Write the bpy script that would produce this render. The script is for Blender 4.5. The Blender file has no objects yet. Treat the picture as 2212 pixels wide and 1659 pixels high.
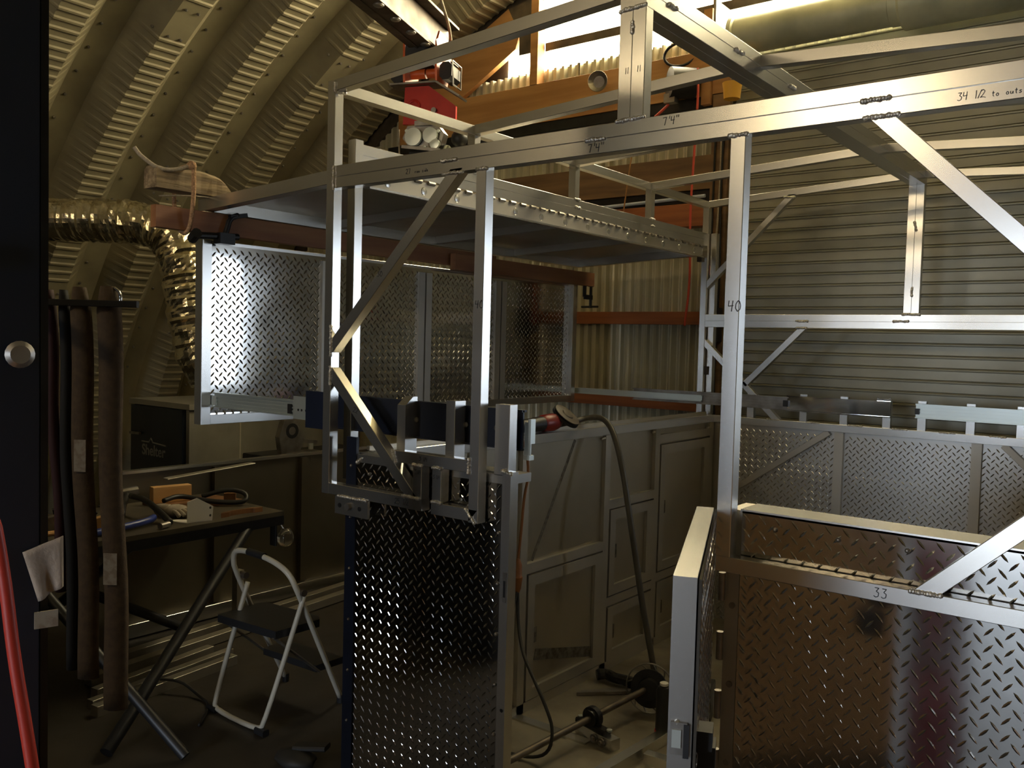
import bpy, math, random
import numpy as np
from mathutils import Vector as Vec
S = bpy.context.scene
COL = S.collection
random.seed(7); RNG = np.random.default_rng(7)
PI = math.pi

# ------------------------------------------------------------------ camera, world, lights, exposure
cd = bpy.data.cameras.new('camera'); cam = bpy.data.objects.new('camera', cd); COL.objects.link(cam)
S.camera = cam
CAM = Vec((2.409, -2.015, 1.76))
ya, pi_, ro = [math.radians(v) for v in (-37.972, 2.6813, -1.5215)]
fw = Vec((math.sin(ya)*math.cos(pi_), math.cos(ya)*math.cos(pi_), -math.sin(pi_)))
rt = Vec((math.cos(ya), -math.sin(ya), 0)); dn = fw.cross(rt)
rt2 = rt*math.cos(ro) + dn*math.sin(ro); dn2 = fw.cross(rt2)
from mathutils import Matrix
m3 = Matrix((rt2, -dn2, -fw)).transposed()
cam.matrix_world = Matrix.Translation(CAM) @ m3.to_4x4()
cd.sensor_width = 36; cd.lens = 36*1902.1/2212; cd.clip_start = .05

W = bpy.data.worlds.new('World'); S.world = W; W.use_nodes = True
bg = W.node_tree.nodes['Background']; bg.inputs[0].default_value = (.74, .85, 1, 1); bg.inputs[1].default_value = 13.
S.view_settings.view_transform = 'Standard'; S.view_settings.look = 'None'
S.view_settings.exposure = .4; S.view_settings.gamma = 1; S.view_settings.use_curve_mapping = False

def area(name, loc, to, sx, sy, power, col, portal=False):
    l = bpy.data.lights.new(name, 'AREA'); l.shape = 'RECTANGLE'; l.size = sx; l.size_y = sy
    l.energy = power; l.color = col
    if portal: l.cycles.is_portal = True
    o = bpy.data.objects.new(name, l); COL.objects.link(o); o.location = loc
    o.rotation_euler = (Vec(to)-Vec(loc)).to_track_quat('-Z', 'Y').to_euler()
    return o
# daylight portals in the two real openings (front doorway behind the camera, side doorway in the back wall)
area('portal_front', (-1.45, -7.45, 1.9), (-1.45, 0, 1.9), 1.1, .8, 1, (1, 1, 1), True)
area('portal_door', (1.5, -7.45, 1.15), (1.5, 0, 1.15), 1.8, 2.3, 1, (1, 1, 1), True)
area('portal_back', (4.1, 3.48, 1.3), (4.1, 0, 1.3), .55, 2.6, 1, (1, 1, 1), True)

# ------------------------------------------------------------------ materials
M = {}
def mat(n, c, m=0., r=.5, c2=None, ns=6., st=(1, 1, 1), rv=0., bump=0., bs=40., bst=None, em=None, es=0., tr=0., lo=.35, hi=.65, aniso=0., alpha=1., det=5.):
    k = bpy.data.materials.new(n); k.use_nodes = True; nt = k.node_tree; L = nt.links.new
    p = nt.nodes['Principled BSDF']
    p.inputs['Base Color'].default_value = (*c, 1); p.inputs['Metallic'].default_value = m; p.inputs['Roughness'].default_value = r
    if tr: p.inputs['Transmission Weight'].default_value = tr
    if em: p.inputs['Emission Color'].default_value = (*em, 1); p.inputs['Emission Strength'].default_value = es
    tc = nt.nodes.new('ShaderNodeTexCoord')
    def noise(scale, stv, d=det):
        mp = nt.nodes.new('ShaderNodeMapping'); mp.inputs['Scale'].default_value = stv
        L(tc.outputs['Object'], mp.inputs[0])
        nz = nt.nodes.new('ShaderNodeTexNoise'); nz.inputs['Scale'].default_value = scale; nz.inputs['Detail'].default_value = d
        L(mp.outputs[0], nz.inputs[0]); return nz.outputs[0]
    if c2 is not None:
        rp = nt.nodes.new('ShaderNodeValToRGB'); rp.color_ramp.elements[0].position = lo; rp.color_ramp.elements[1].position = hi
        rp.color_ramp.elements[0].color = (*c, 1); rp.color_ramp.elements[1].color = (*c2, 1)
        L(noise(ns, st), rp.inputs[0]); L(rp.outputs[0], p.inputs['Base Color'])
    if rv:
        mr = nt.nodes.new('ShaderNodeMapRange'); mr.inputs[1].default_value = .15; mr.inputs[2].default_value = .85
        mr.inputs[3].default_value = max(.03, r-rv); mr.inputs[4].default_value = r+rv
        L(noise(ns*1.7, st), mr.inputs[0]); L(mr.outputs[0], p.inputs['Roughness'])
    if bump:
        b = nt.nodes.new('ShaderNodeBump'); b.inputs['Strength'].default_value = bump; b.inputs['Distance'].default_value = .01
        L(noise(bs, bst or st), b.inputs['Height']); L(b.outputs[0], p.inputs['Normal'])
    M[n] = k; return k
mat('alu', (.70, .69, .66), .94, .27, (.66, .65, .62), 2.5, lo=.25, hi=.75, det=2.)
mat('alu_dull', (.52, .49, .43), .85, .48, (.44, .415, .36), 4, rv=.05, lo=.25, hi=.75, det=2.)
mat('plate', (.64, .63, .60), 1, .10, (.54, .53, .50), 3, rv=.025, lo=.25, hi=.75, det=2., bump=.03, bs=9)
mat('plate_soft', (.62, .61, .58), .9, .34, (.54, .53, .50), 3, lo=.25, hi=.75, det=2.)
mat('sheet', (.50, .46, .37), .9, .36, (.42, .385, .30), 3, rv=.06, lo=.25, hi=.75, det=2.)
mat('weld', (.85, .83, .78), .85, .36, (.6, .57, .52), 60, lo=.4, hi=.6, bump=.3, bs=200)
mat('galv', (.31, .27, .165), .12, .6, (.23, .197, .12), 3.5, rv=.06)
mat('corr', (.60, .57, .43), .3, .45, (.46, .44, .33), 5, st=(1, 1, .4), rv=.08)
mat('slat', (.37, .36, .29), .35, .45, (.26, .25, .20), 2.2, st=(1, 1, 1.4), rv=.1, lo=.4, hi=.68)
mat('drum', (.62, .64, .5), .25, .45, (.36, .38, .3), 3)
mat('zinc', (.70, .75, .71), .75, .34, (.6, .65, .61), 6, lo=.25, hi=.75, det=2.)
mat('chrome', (.75, .75, .75), 1, .08)
mat('steel_dark', (.11, .085, .062), .35, .5, (.05, .04, .032), 7, rv=.1)
mat('steel', (.36, .34, .31), .9, .4, (.22, .2, .18), 12)
mat('shaft', (.19, .16, .12), .7, .45, (.12, .10, .08), 12)
mat('navy', (.008, .013, .034), 0, .38, (.006, .010, .024), 8)
mat('navy_dark', (.009, .014, .026), 0, .35, (.006, .009, .017), 4, rv=.08)
mat('black', (.012, .012, .013), 0, .45)
mat('rubber', (.02, .019, .017), 0, .6)
mat('hosegrey', (.07, .063, .05), 0, .45)
mat('blackmetal', (.03, .03, .032), .5, .4, (.018, .018, .018), 10)
mat('wood', (.46, .24, .085), 0, .55, (.34, .16, .05), 5, st=(.25, 1, 3), bump=.1, bs=20)
mat('wood_y', (.36, .17, .07), 0, .55, (.24, .10, .045), 5, st=(3, .25, 3), bump=.1, bs=20)
mat('woodred', (.36, .12, .04), 0, .55, (.22, .07, .025), 5, st=(.3, 1, 4), bump=.1, bs=20)
mat('woodbrown', (.22, .13, .06), 0, .65, (.12, .07, .035), 5, st=(.3, 1, 3), bump=.2, bs=18)
mat('weathered', (.36, .27, .16), 0, .8, (.15, .105, .06), 9, st=(5, .35, 5), bump=.6, bs=12, bst=(6, .4, 6))
mat('pine', (.62, .36, .14), 0, .55, (.52, .28, .10), 6, st=(3, .5, 3))
mat('ply', (.36, .205, .08), 0, .6, (.30, .165, .062), 3, st=(1, 1, .3))
mat('orange', (.75, .14, .03), 0, .38, (.66, .11, .025), 12)
mat('red', (.60, .03, .02), 0, .35, (.5, .022, .016), 9)
mat('toolred', (.22, .014, .010), 0, .4)
mat('redhose', (.40, .03, .016), 0, .45)
mat('maroon', (.10, .006, .012), 0, .4)
mat('white', (.75, .73, .68), 0, .4)
mat('cream', (.46, .43, .35), .0, .35)
mat('greywall', (.26, .25, .21), .1, .5, (.19, .18, .15), 3)
mat('foil', (.80, .73, .54), 1, .24, (.62, .55, .38), 14, bump=.5, bs=22, rv=.06)
mat('sling', (.075, .045, .018), 0, .8, (.055, .032, .013), 60, bump=.15, bs=200)
mat('slingblack', (.005, .005, .005), 0, .8)
mat('slingred', (.03, .004, .005), 0, .8)
mat('labelpaper', (.30, .26, .20), 0, .7, (.22, .17, .12), 60, lo=.45, hi=.6)
mat('glove', (.36, .31, .24), 0, .9, (.26, .22, .17), 20, bump=.15, bs=60)
mat('sign', (.30, .30, .28), 0, .6)
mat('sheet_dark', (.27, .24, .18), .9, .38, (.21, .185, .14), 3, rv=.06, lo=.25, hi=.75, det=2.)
mat('rag', (.36, .30, .25), 0, .9, (.30, .25, .20), 14, bump=.3, bs=120)
mat('rope', (.50, .30, .16), 0, .85, (.3, .17, .09), 120, bump=.6, bs=150)
mat('ropegrey', (.42, .36, .28), 0, .85, (.3, .25, .18), 120)
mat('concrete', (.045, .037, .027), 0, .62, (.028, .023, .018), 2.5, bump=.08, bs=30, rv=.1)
mat('bedfloor', (.46, .42, .33), .7, .42, (.24, .21, .16), 3.2, rv=.1)
mat('gravel', (.32, .29, .25), 0, .8, (.24, .22, .19), 1)
mat('marker', (.03, .028, .03), 0, .5)
mat('glass', (.9, .9, .9), 0, .03, tr=1.)
mat('window', (.9, .88, .8), 0, .5, em=(1, .86, .54), es=26.)
mat('lamp', (1, 1, 1), 0, .5, em=(1, .78, .46), es=34.)
mat('blueplastic', (.02, .04, .22), 0, .4)
mat('yellow', (.75, .40, .05), 0, .5)
mat('redplastic', (.7, .02, .03), 0, .4)
mat('orangecord', (.24, .09, .025), 0, .5)
mat('redcord', (.6, .08, .05), 0, .5)
mat('lightsky', (.5, .6, .8), .3, .4)
mat('tablewood', (.22, .10, .035), 0, .6, (.14, .06, .02), 6, st=(3, .5, 1))
mat('tabletop', (.10, .085, .06), .3, .5, (.06, .05, .035), 5)
mat('scorch', (.08, .065, .045), .5, .6, (.2, .18, .14), 40)
mat('plaster', (.20, .13, .07), 0, .7, (.15, .09, .05), 2)

# ------------------------------------------------------------------ geometry helpers
OFF = {}
class B:
    def __init__(s): s.v = []; s.f = []
    def add(s, v, f):
        n = len(s.v); s.v += [tuple(map(float, q)) for q in v]; s.f += [tuple(i+n for i in q) for q in f]; return s
    def box(s, x0, x1, y0, y1, z0, z1):
        v = [(x, y, z) for x in (x0, x1) for y in (y0, y1) for z in (z0, z1)]
        return s.add(v, [(0, 1, 3, 2), (4, 6, 7, 5), (0, 4, 5, 1), (2, 3, 7, 6), (0, 2, 6, 4), (1, 5, 7, 3)])
    def bar(s, a, b, w=.0381, h=.0381, up=(0, 0, 1), ch=.0014, ca=None, cb=None):
        """chamfered bar from a to b; w across, h along up; ca/cb: normals of mitred ends"""
        a, b = Vec(a), Vec(b); t = (b-a).normalized(); up = Vec(up)
        sd = t.cross(up)
        if sd.length < 1e-5: up = Vec((1, 0, 0)); sd = t.cross(up)
        sd.normalize(); u = sd.cross(t).normalized()
        c = min(ch, w*.3, h*.3); x, y = w/2, h/2
        sec = [(-x+c, -y), (x-c, -y), (x, -y+c), (x, y-c), (x-c, y), (-x+c, y), (-x, y-c), (-x, -y+c)]
        v = []
        for o, cn in ((a, ca), (b, cb)):
            for p, q in sec:
                P = o+sd*p+u*q
                if cn: n = Vec(cn); P = P - t*((P-o).dot(n)/t.dot(n))
                v.append(P)
        f = [(i, (i+1) % 8, 8+(i+1) % 8, 8+i) for i in range(8)] + [tuple(range(7, -1, -1)), tuple(range(8, 16))]
        return s.add(v, f)
    def cyl(s, a, b, r, n=16, r2=None, cap=True):
        a, b = Vec(a), Vec(b); t = (b-a).normalized(); r2 = r if r2 is None else r2
        u = t.orthogonal().normalized(); w = t.cross(u)
        v = [o+(u*math.cos(k*2*PI/n)+w*math.sin(k*2*PI/n))*q for o, q in ((a, r), (b, r2)) for k in range(n)]
        f = [(i, (i+1) % n, n+(i+1) % n, n+i) for i in range(n)]
        if cap: f += [tuple(range(n-1, -1, -1)), tuple(range(n, 2*n))]
        return s.add(v, f)
    def path(s, pts, r, n=8, sm=0, jit=0., rs=None):
        pts = [Vec(p) for p in pts]
        for _ in range(sm):
            q = [pts[0]]
            for i in range(len(pts)-1):
                q += [pts[i].lerp(pts[i+1], .25), pts[i].lerp(pts[i+1], .75)]
            pts = q+[pts[-1]]
        v = []; f = []; u = None
        for i, p in enumerate(pts):
            t = (pts[min(i+1, len(pts)-1)]-pts[max(i-1, 0)]).normalized()
            if u is None: u = t.orthogonal().normalized()
            else:
                u = (u-t*u.dot(t)); u = u.normalized() if u.length > 1e-6 else t.orthogonal().normalized()
            w = t.cross(u); R = r if rs is None else rs(i/(len(pts)-1))
            for k in range(n):
                a = k*2*PI/n; q = R*(1+jit*random.uniform(-1, 1))
                v.append(p+(u*math.cos(a)+w*math.sin(a))*q)
        m = len(pts)
        for i in range(m-1):
            for k in range(n): f.append((i*n+k, i*n+(k+1) % n, (i+1)*n+(k+1) % n, (i+1)*n+k))
        f += [tuple(range(n-1, -1, -1)), tuple(range((m-1)*n, m*n))]
        return s.add(v, f)
    def ball(s, c, rx, ry=None, rz=None, n=8, m=5, jit=0.):
        ry = ry or rx; rz = rz or rx; c = Vec(c); v = [c+Vec((0, 0, rz))]; f = []
        for i in range(1, m):
            th = PI*i/m
            for k in range(n):
                a = 2*PI*k/n; j = 1+jit*random.uniform(-1, 1)
                v.append(c+Vec((rx*math.sin(th)*math.cos(a)*j, ry*math.sin(th)*math.sin(a)*j, rz*math.cos(th)*j)))
        v.append(c-Vec((0, 0, rz))); e = len(v)-1
        f += [(0, 1+k, 1+(k+1) % n) for k in range(n)]
        for i in range(m-2):
            for k in range(n):
                a, b = 1+i*n+k, 1+i*n+(k+1) % n; f.append((a, a+n, b+n, b))
        f += [(e, 1+(m-2)*n+(k+1) % n, 1+(m-2)*n+k) for k in range(n)]
        return s.add(v, f)
    def prism(s, poly, o, u, v, w):
        """polygon (p,q) in plane o+u*p+v*q extruded by vector w"""
        o, u, v, w = Vec(o), Vec(u), Vec(v), Vec(w); n = len(poly)
        a = [o+u*p+v*q for p, q in poly]; V = a+[q+w for q in a]
        return s.add(V, [tuple(range(n-1, -1, -1)), tuple(range(n, 2*n))]+[(i, (i+1) % n, n+(i+1) % n, n+i) for i in range(n)])
    def lathe(s, o, ax, prof, n=20):
        o = Vec(o); t = Vec(ax).normalized(); u = t.orthogonal().normalized(); w = t.cross(u); v = []; f = []
        for d, r in prof:
            for k in range(n):
                a = 2*PI*k/n; v.append(o+t*d+(u*math.cos(a)+w*math.sin(a))*max(r, 1e-4))
        for i in range(len(prof)-1):
            for k in range(n): f.append((i*n+k, i*n+(k+1) % n, (i+1)*n+(k+1) % n, (i+1)*n+k))
        f += [tuple(range(n-1, -1, -1)), tuple(range((len(prof)-1)*n, len(prof)*n))]
        return s.add(v, f)
def mesh_obj(name, b, m, parent=None, smooth=False, kind=None, label=None, loc=None):
    me = bpy.data.meshes.new(name)
    if parent is not None: L = OFF[parent.name]
    elif loc is not None: L = Vec(loc)
    else:
        a = np.array(b.v); L = Vec(((a[:, 0].min()+a[:, 0].max())/2, (a[:, 1].min()+a[:, 1].max())/2, a[:, 2].min()))
    a = np.array(b.v)-np.array(L)
    me.from_pydata(a.tolist(), [], b.f); me.materials.append(M[m])
    if smooth: me.shade_smooth() if smooth is True else me.shade_auto_smooth() if hasattr(me, 'shade_auto_smooth') else None
    if smooth == 'auto':
        me.shade_smooth()
        try: me.set_sharp_from_angle(angle=math.radians(40))
        except Exception: pass
    me.update()
    o = bpy.data.objects.new(name, me); COL.objects.link(o)
    if parent is not None: o.parent = parent
    else: o.location = L
    OFF[o.name] = L
    if kind: o['kind'] = kind
    if label: o['label'] = label
    return o
def fixn(o):
    import bmesh
    bm = bmesh.new(); bm.from_mesh(o.data); bmesh.ops.recalc_face_normals(bm, faces=bm.faces); bm.to_mesh(o.data); bm.free(); return o
def part(name, b, m, parent, smooth=False, label=None, kind=None): return fixn(mesh_obj(name, b, m, parent, smooth, kind, label))
def thing(name, label, cat, loc, group=None):
    o = bpy.data.objects.new(name, None); o.empty_display_size = .1; COL.objects.link(o); o.location = loc
    OFF[o.name] = Vec(loc); o['label'] = label; o['category'] = cat
    if group: o['group'] = group
    return o
def solo(name, b, m, label, cat, smooth=False, group=None):
    o = fixn(mesh_obj(name, b, m, None, smooth)); o['label'] = label; o['category'] = cat
    if group: o['group'] = group
    return o
def struct(name, loc=(0, 0, 0)):
    o = bpy.data.objects.new(name, None); COL.objects.link(o); o.location = loc; OFF[o.name] = Vec(loc); o['kind'] = 'structure'; return o
def lugs(o, u, v, nrm, Wd, Ht, px=.040, pz=.036, Lg=.029, wd=.0058, h=.0012, skip=None):
    o, u, v, nrm = [np.array(q, float) for q in (o, u, v, nrm)]
    C = []
    for off, sg in ((0, 1), (.5, -1)):
        xs = np.arange(px*(.3+off), Wd-.01, px); zs = np.arange(pz*(.3+off), Ht-.01, pz)
        for x in xs:
            for z in zs: C.append((x, z, sg))
    C = np.array(C)
    if skip is not None: C = C[~skip(C[:, 0], C[:, 1])]
    a = math.radians(48)
    loc = np.array([(-Lg/2, 0, 0), (-Lg/5, -wd/2, 0), (Lg/5, -wd/2, 0), (Lg/2, 0, 0), (Lg/5, wd/2, 0), (-Lg/5, wd/2, 0), (-Lg/4.5, 0, h), (Lg/4.5, 0, h)])
    dx = math.cos(a)*loc[:, 0][None]-math.sin(a)*loc[:, 1][None]; dz = math.sin(a)*loc[:, 0][None]+math.cos(a)*loc[:, 1][None]
    X = C[:, 0:1]+C[:, 2:3]*dx; Z = C[:, 1:2]-dz; H = np.repeat(loc[:, 2][None], len(C), 0)
    P = o+X[..., None]*u+Z[..., None]*v+H[..., None]*nrm
    F = [(0, 1, 6), (1, 2, 7, 6), (2, 3, 7), (3, 4, 7), (4, 5, 6, 7), (5, 0, 6)]
    b = B(); b.v = P.reshape(-1, 3).tolist(); b.f = [tuple(i*8+k for k in f) for i in range(len(C)) for f in F]
    return b
def weld(a, b, r=.007, n=None):
    a, b = Vec(a), Vec(b); n = n or max(3, int((b-a).length/(r*.9))); q = B()
    for i in range(n+1):
        p = a.lerp(b, i/n)+Vec([random.uniform(-.15, .15)*r for _ in range(3)]); q.ball(p, r*random.uniform(.8, 1.15), n=7, m=4, jit=.12)
    return q
# hand lettering: strokes in a .6 x 1 box
FONT = {'0': [[(.3, 1), (.08, .7), (.05, .3), (.25, 0), (.5, .2), (.55, .6), (.4, .95), (.3, 1), (.5, .85)]],
 '1': [[(.3, 1), (.25, 0)]], '2': [[(.05, .8), (.3, 1), (.5, .8), (.35, .45), (.0, .05), (.25, .12), (.6, 0)]],
 '3': [[(.1, .95), (.5, .95), (.25, .6), (.5, .45), (.45, .1), (.2, 0), (.02, .12)]],
 '4': [[(.12, 1), (.05, .5), (.55, .55)], [(.5, 1), (.38, 0)]], '5': [[(.55, 1), (.15, .97), (.1, .55), (.4, .6), (.5, .25), (.3, 0), (.05, .1)]],
 '6': [[(.45, 1), (.12, .5), (.15, .05), (.45, .08), (.45, .4), (.15, .35)]],
 '7': [[(.05, .95), (.55, 1), (.3, 0)]], '/': [[(.5, 1.0), (.1, 0)]], "'": [[(.3, 1.1), (.25, .75)]], '"': [[(.15, 1.1), (.1, .8)], [(.4, 1.1), (.35, .8)]],
 't': [[(.3, 1), (.28, .1), (.45, 0)], [(.08, .65), (.52, .68)]], 'o': [[(.3, .55), (.08, .35), (.15, .02), (.45, .05), (.48, .4), (.3, .55)]],
 'O': [[(.3, .9), (.05, .5), (.15, .02), (.5, .08), (.55, .6), (.3, .9)]], 'u': [[(.05, .55), (.1, .08), (.35, .05), (.5, .5), (.52, 0)]],
 's': [[(.5, .5), (.2, .55), (.15, .35), (.45, .22), (.35, 0), (.05, .05)]], 'i': [[(.3, .55), (.28, 0)], [(.32, .8), (.33, .85)]],
 'd': [[(.45, .45), (.1, .4), (.12, .05), (.42, .1), (.52, 1), (.48, 0)]], 'e': [[(.05, .28), (.45, .32), (.35, .55), (.08, .4), (.12, .05), (.5, .08)]],
 'r': [[(.1, .55), (.12, 0)], [(.12, .35), (.3, .55), (.48, .5)]], 'm': [[(.02, .5), (.04, 0)], [(.04, .4), (.22, .5), (.28, 0)], [(.28, .4), (.45, .5), (.55, 0)]], 'n': [[(.05, .5), (.07, 0)], [(.07, .4), (.35, .55), (.45, 0)]],
 'k': [[(.1, 1), (.08, 0)], [(.5, .55), (.1, .25), (.5, 0)]], 'h': [[(.1, 1), (.08, 0)], [(.08, .35), (.4, .5), (.45, 0)]], ' ': []}
def scrawl(txt, o, u, v, size, wd=.085, adv=.72):
    o, u, v = Vec(o), Vec(u).normalized(), Vec(v).normalized(); nr = u.cross(v); q = B(); x = 0
    for c in txt:
        sc = .62 if c in 'toOusidermnkh' else 1.
        for st in FONT.get(c, []):
            for (a, b), (c2, d) in zip(st, st[1:]):
                p0 = o+(u*(x+a*sc)+v*(b*sc))*size; p1 = o+(u*(x+c2*sc)+v*(d*sc))*size
                q.bar(p0, p1, size*wd, .0008, up=nr, ch=.0001)
        x += adv*(sc if sc == 1 else .75)*(.6 if c in "'i1/" else 1)
    return q

# ------------------------------------------------------------------ the hall: floor, arch, end walls, roll-up door, gable windows
AX, AZ, AR, AY, AP = .174, -1.487, 6.228, 1.2266, .66
YB = 3.45
def arch_z(x): return AZ+math.sqrt(max(0, AR*AR-(x-AX)**2))
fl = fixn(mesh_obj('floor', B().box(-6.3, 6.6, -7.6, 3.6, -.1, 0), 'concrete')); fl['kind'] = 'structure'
gd = fixn(mesh_obj('ground', B().box(-40, 40, -60, 60, -.3, -.12), 'gravel')); gd['kind'] = 'structure'

ceil = struct('ceiling', (AX, 0, 0))
A0 = 13.0
bolts = B()
for i in range(-13, 4):
    fine = i >= -2
    joints = [(57.2, 60), (31, 35)] if i % 2 == 0 else [(70.5, 73.5), (44, 47)]
    rows = []          # (angle deg, crimp amount)
    if fine:
        pit = math.degrees(.0766/AR); a = A0
        while a < 82:
            on = not any(p <= a <= q for p, q in joints)
            for k, c in ((0, 0), (.3, 0), (.42, 1), (.62, 1), (.74, 0)):
                rows.append((a+k*pit, c if on else 0))
            a += pit
    else:
        rows = [(a, 0) for a in np.arange(A0, 82, 3)]
    rows += [(a, 0) for a in np.linspace(84, 180-A0, 34)]
    y0 = AY+i*AP
    prof = [(-.33, .16, 0), (-.14, .16, 0), (-.10, .114, .12), (-.05, .057, .75), (0, 0, 1), (.19, 0, 1), (.26, .08, .7), (.33, .16, 0)]
    v = []; f = []; n = len(prof)
    for a, c in rows:
        ra = math.radians(a)
        for dy, d, k in prof:
            R = AR+d-c*k*.009
            v.append((AX-R*math.cos(ra), y0+dy, AZ+R*math.sin(ra)))
    for r in range(len(rows)-1):
        for k in range(n-1):
            f.append((r*n+k, r*n+k+1, (r+1)*n+k+1, (r+1)*n+k))
    b = B(); b.v = v; b.f = f
    mesh_obj('arch_panel', b, 'galv', ceil)
    if fine:
        for a in np.arange(A0+1, 80, 1.9):
            ra = math.radians(a); R = AR+.155
            bolts.ball((AX-R*math.cos(ra), y0-.285, AZ+R*math.sin(ra)), .011, n=6, m=4)
        for j in joints:
            for a in (j[0]+.25, j[1]-.25):
                for dy, d in ((-.05, .05), (.05, -.004), (.14, -.004)):
                    ra = math.radians(a); R = AR+d-.003
                    bolts.ball((AX-R*math.cos(ra), y0+dy, AZ+R*math.sin(ra)), .011, n=6, m=4)
mesh_obj('lap_bolts', bolts, 'steel', ceil, kind='stuff')
# end closure ring of the arch (dark perforated strip)
v = []; f = []
for k, a in enumerate(np.linspace(A0, 180-A0, 90)):
    ra = math.radians(a)
    for R in (AR+.17, AR-.10):
        for y in (YB-.02, YB+.01): v.append((AX-R*math.cos(ra), y, AZ+R*math.sin(ra)))
for k in range(89):
    for p, q in ((0, 1), (1, 3), (3, 2), (2, 0)): f.append((k*4+p, k*4+q, k*4+4+q, k*4+4+p))
b = B(); b.v = v; b.f = f; mesh_obj('end_closure', b, 'steel_dark', ceil)

wb = struct('wall_back', (-3, YB, 0))
def corr_sheet(x0, x1, z0, ztop, y=YB, pitch=.0693, amp=.016):
    b = B(); n = int((x1-x0)/pitch*6); P = []
    for i in range(n+1):
        x = x0+(x1-x0)*i/n; ph = ((x/pitch) % 1)
        s = 1 if ph < .42 else 1-(ph-.42)/.08*2 if ph < .5 else -1 if ph < .92 else -1+(ph-.92)/.08*2
        P.append((x, y-amp*s))
    for i, (x, yy) in enumerate(P):
        zt = min(ztop, arch_z(x)+.05); b.v += [(x, yy, z0), (x, yy, max(z0+.01, zt))]
        if i: b.f.append((2*i-2, 2*i, 2*i+1, 2*i-1))
    return b
xs = [-6.0, -4.9, -4.0, -3.1, -2.2, -1.3, -.16]
for a, c in zip(xs, xs[1:]): mesh_obj('corrugated_sheet', corr_sheet(a, c+.02, 0, 3.83), 'corr', wb)
mesh_obj('corrugated_sheet', corr_sheet(-.16, 3.4, 3.62, 3.83), 'corr', wb)
mesh_obj('corrugated_sheet', corr_sheet(4.375, 6.2, 0, 3.83), 'corr', wb)
mesh_obj('corrugated_sheet', corr_sheet(3.825, 4.375, 2.6, 3.83), 'corr', wb)
mesh_obj('corrugated_sheet', corr_sheet(3.28, 3.825, 0, 3.83), 'corr', wb)
def timber(name, x0, x1, z0, z1, y0, y1, m, **k): return part(name, B().bar((x0, (y0+y1)/2, (z0+z1)/2), (x1, (y0+y1)/2, (z0+z1)/2), y1-y0, z1-z0), m, wb, **k)
timber('header_beam', -3.07, -.06, 3.41, 3.70, YB-.11, YB-.03, 'wood')
timber('black_strip', -3.2, -.06, 3.335, 3.408, YB-.10, YB-.03, 'blackmetal')  # plain black strip along the underside of the header beam
timber('purlin', -3.3, -.16, 2.80, 3.02, YB-.12, YB-.03, 'woodbrown')
timber('black_strip', -3.2, -.16, 2.72, 2.797, YB-.10, YB-.03, 'blackmetal')  # second black strip, between purlin and lower beam
timber('header_beam', -3.3, -.16, 2.56, 2.712, YB-.13, YB-.03, 'woodred')
part('conduit', B().cyl((-1.0, YB-.12, 2.735), (-.2, YB-.12, 2.755), .012, 10), 'lightsky', wb, label='pale blue conduit pipe')
timber('purlin', -4.6, -.16, 1.913, 2.0, YB-.06, YB-.012, 'woodred')
timber('purlin', -5.2, -.16, 1.33, 1.412, YB-.06, YB-.012, 'woodred')
timber('purlin', -5.5, -.16, .60, .69, YB-.06, YB-.012, 'woodred')
part('door_jamb', B().bar((-.11, YB-.07, 0), (-.11, YB-.07, 3.4), .10, .12), 'woodbrown', wb)
part('stud', B().bar((-1.642, YB-.07, 3.70), (-1.642, YB-.07, 4.33), .09, .07), 'wood', wb)
# gable timbers following the arch (polygons in the X-Z plane, 45 mm thick)
def gable(poly, m, name, y=YB-.075): return part(name, B().prism(poly, (0, y, 0), (1, 0, 0), (0, 0, 1), (0, .045, 0)), m, wb)
gable([(-2.43, 3.70), (-1.85, 4.01), (-1.815, 4.12), (-1.93, 4.33), (-2.75, 3.93), (-3.05, 3.70)], 'wood', 'gable_board')
gable([(-3.4, 3.02), (-3.25, 2.95), (-2.95, 3.35), (-3.08, 3.42)], 'wood', 'gable_board')
gable([(-3.95, 2.6), (-3.8, 2.6), (-3.4, 3.02), (-3.5, 3.12)], 'wood', 'gable_board')
gable([(-1.815, 3.955), (-1.69, 3.955), (-1.69, 4.36), (-1.93, 4.33), (-1.815, 4.12)], 'steel_dark', 'gable_plate')
mesh_obj('gable_sheathing', B().prism([(-3.6, 3.0), (-1.99, 3.0), (-1.99, 3.95), (-1.82, 4.09), (-1.69, 4.15), (-1.69, 4.6), (-2.6, 4.4), (-3.6, 3.75)], (0, YB+.035, 0), (1, 0, 0), (0, 0, 1), (0, .02, 0)), 'steel_dark', wb)
part('window_bar', B().box(-1.60, 3.6, YB-.03, YB+.01, 3.96, 4.022), 'steel_dark', wb)
# gable glazing
win = struct('window_1', (0, YB, 3.83))
def pane(poly): mesh_obj('pane', B().prism(poly, (0, YB+.02, 0), (1, 0, 0), (0, 0, 1), (0, .006, 0)), 'window', win)
def strip(x0, x1, z0):
    q = [(x0, z0)]+[(x1, z0)]
    for x in np.linspace(x1, x0, 8): q.append((x, arch_z(x)-.03))
    return q
pane([(-1.99, 3.83), (-1.69, 3.83), (-1.69, 4.3), (-1.83, 4.10), (-1.99, 3.97)])
for a, c in ((-1.6, -.25), (-.22, 1.0), (1.03, 2.25), (2.28, 3.4)):
    pane(strip(a, c, 4.025)); pane([(a, 3.83), (c, 3.83), (c, 3.957), (a, 3.957)])
for x in (-.235, 1.015, 2.265): mesh_obj('mullion', B().box(x-.016, x+.016, YB, YB+.03, 3.83, 4.6), 'wood', win)

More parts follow.
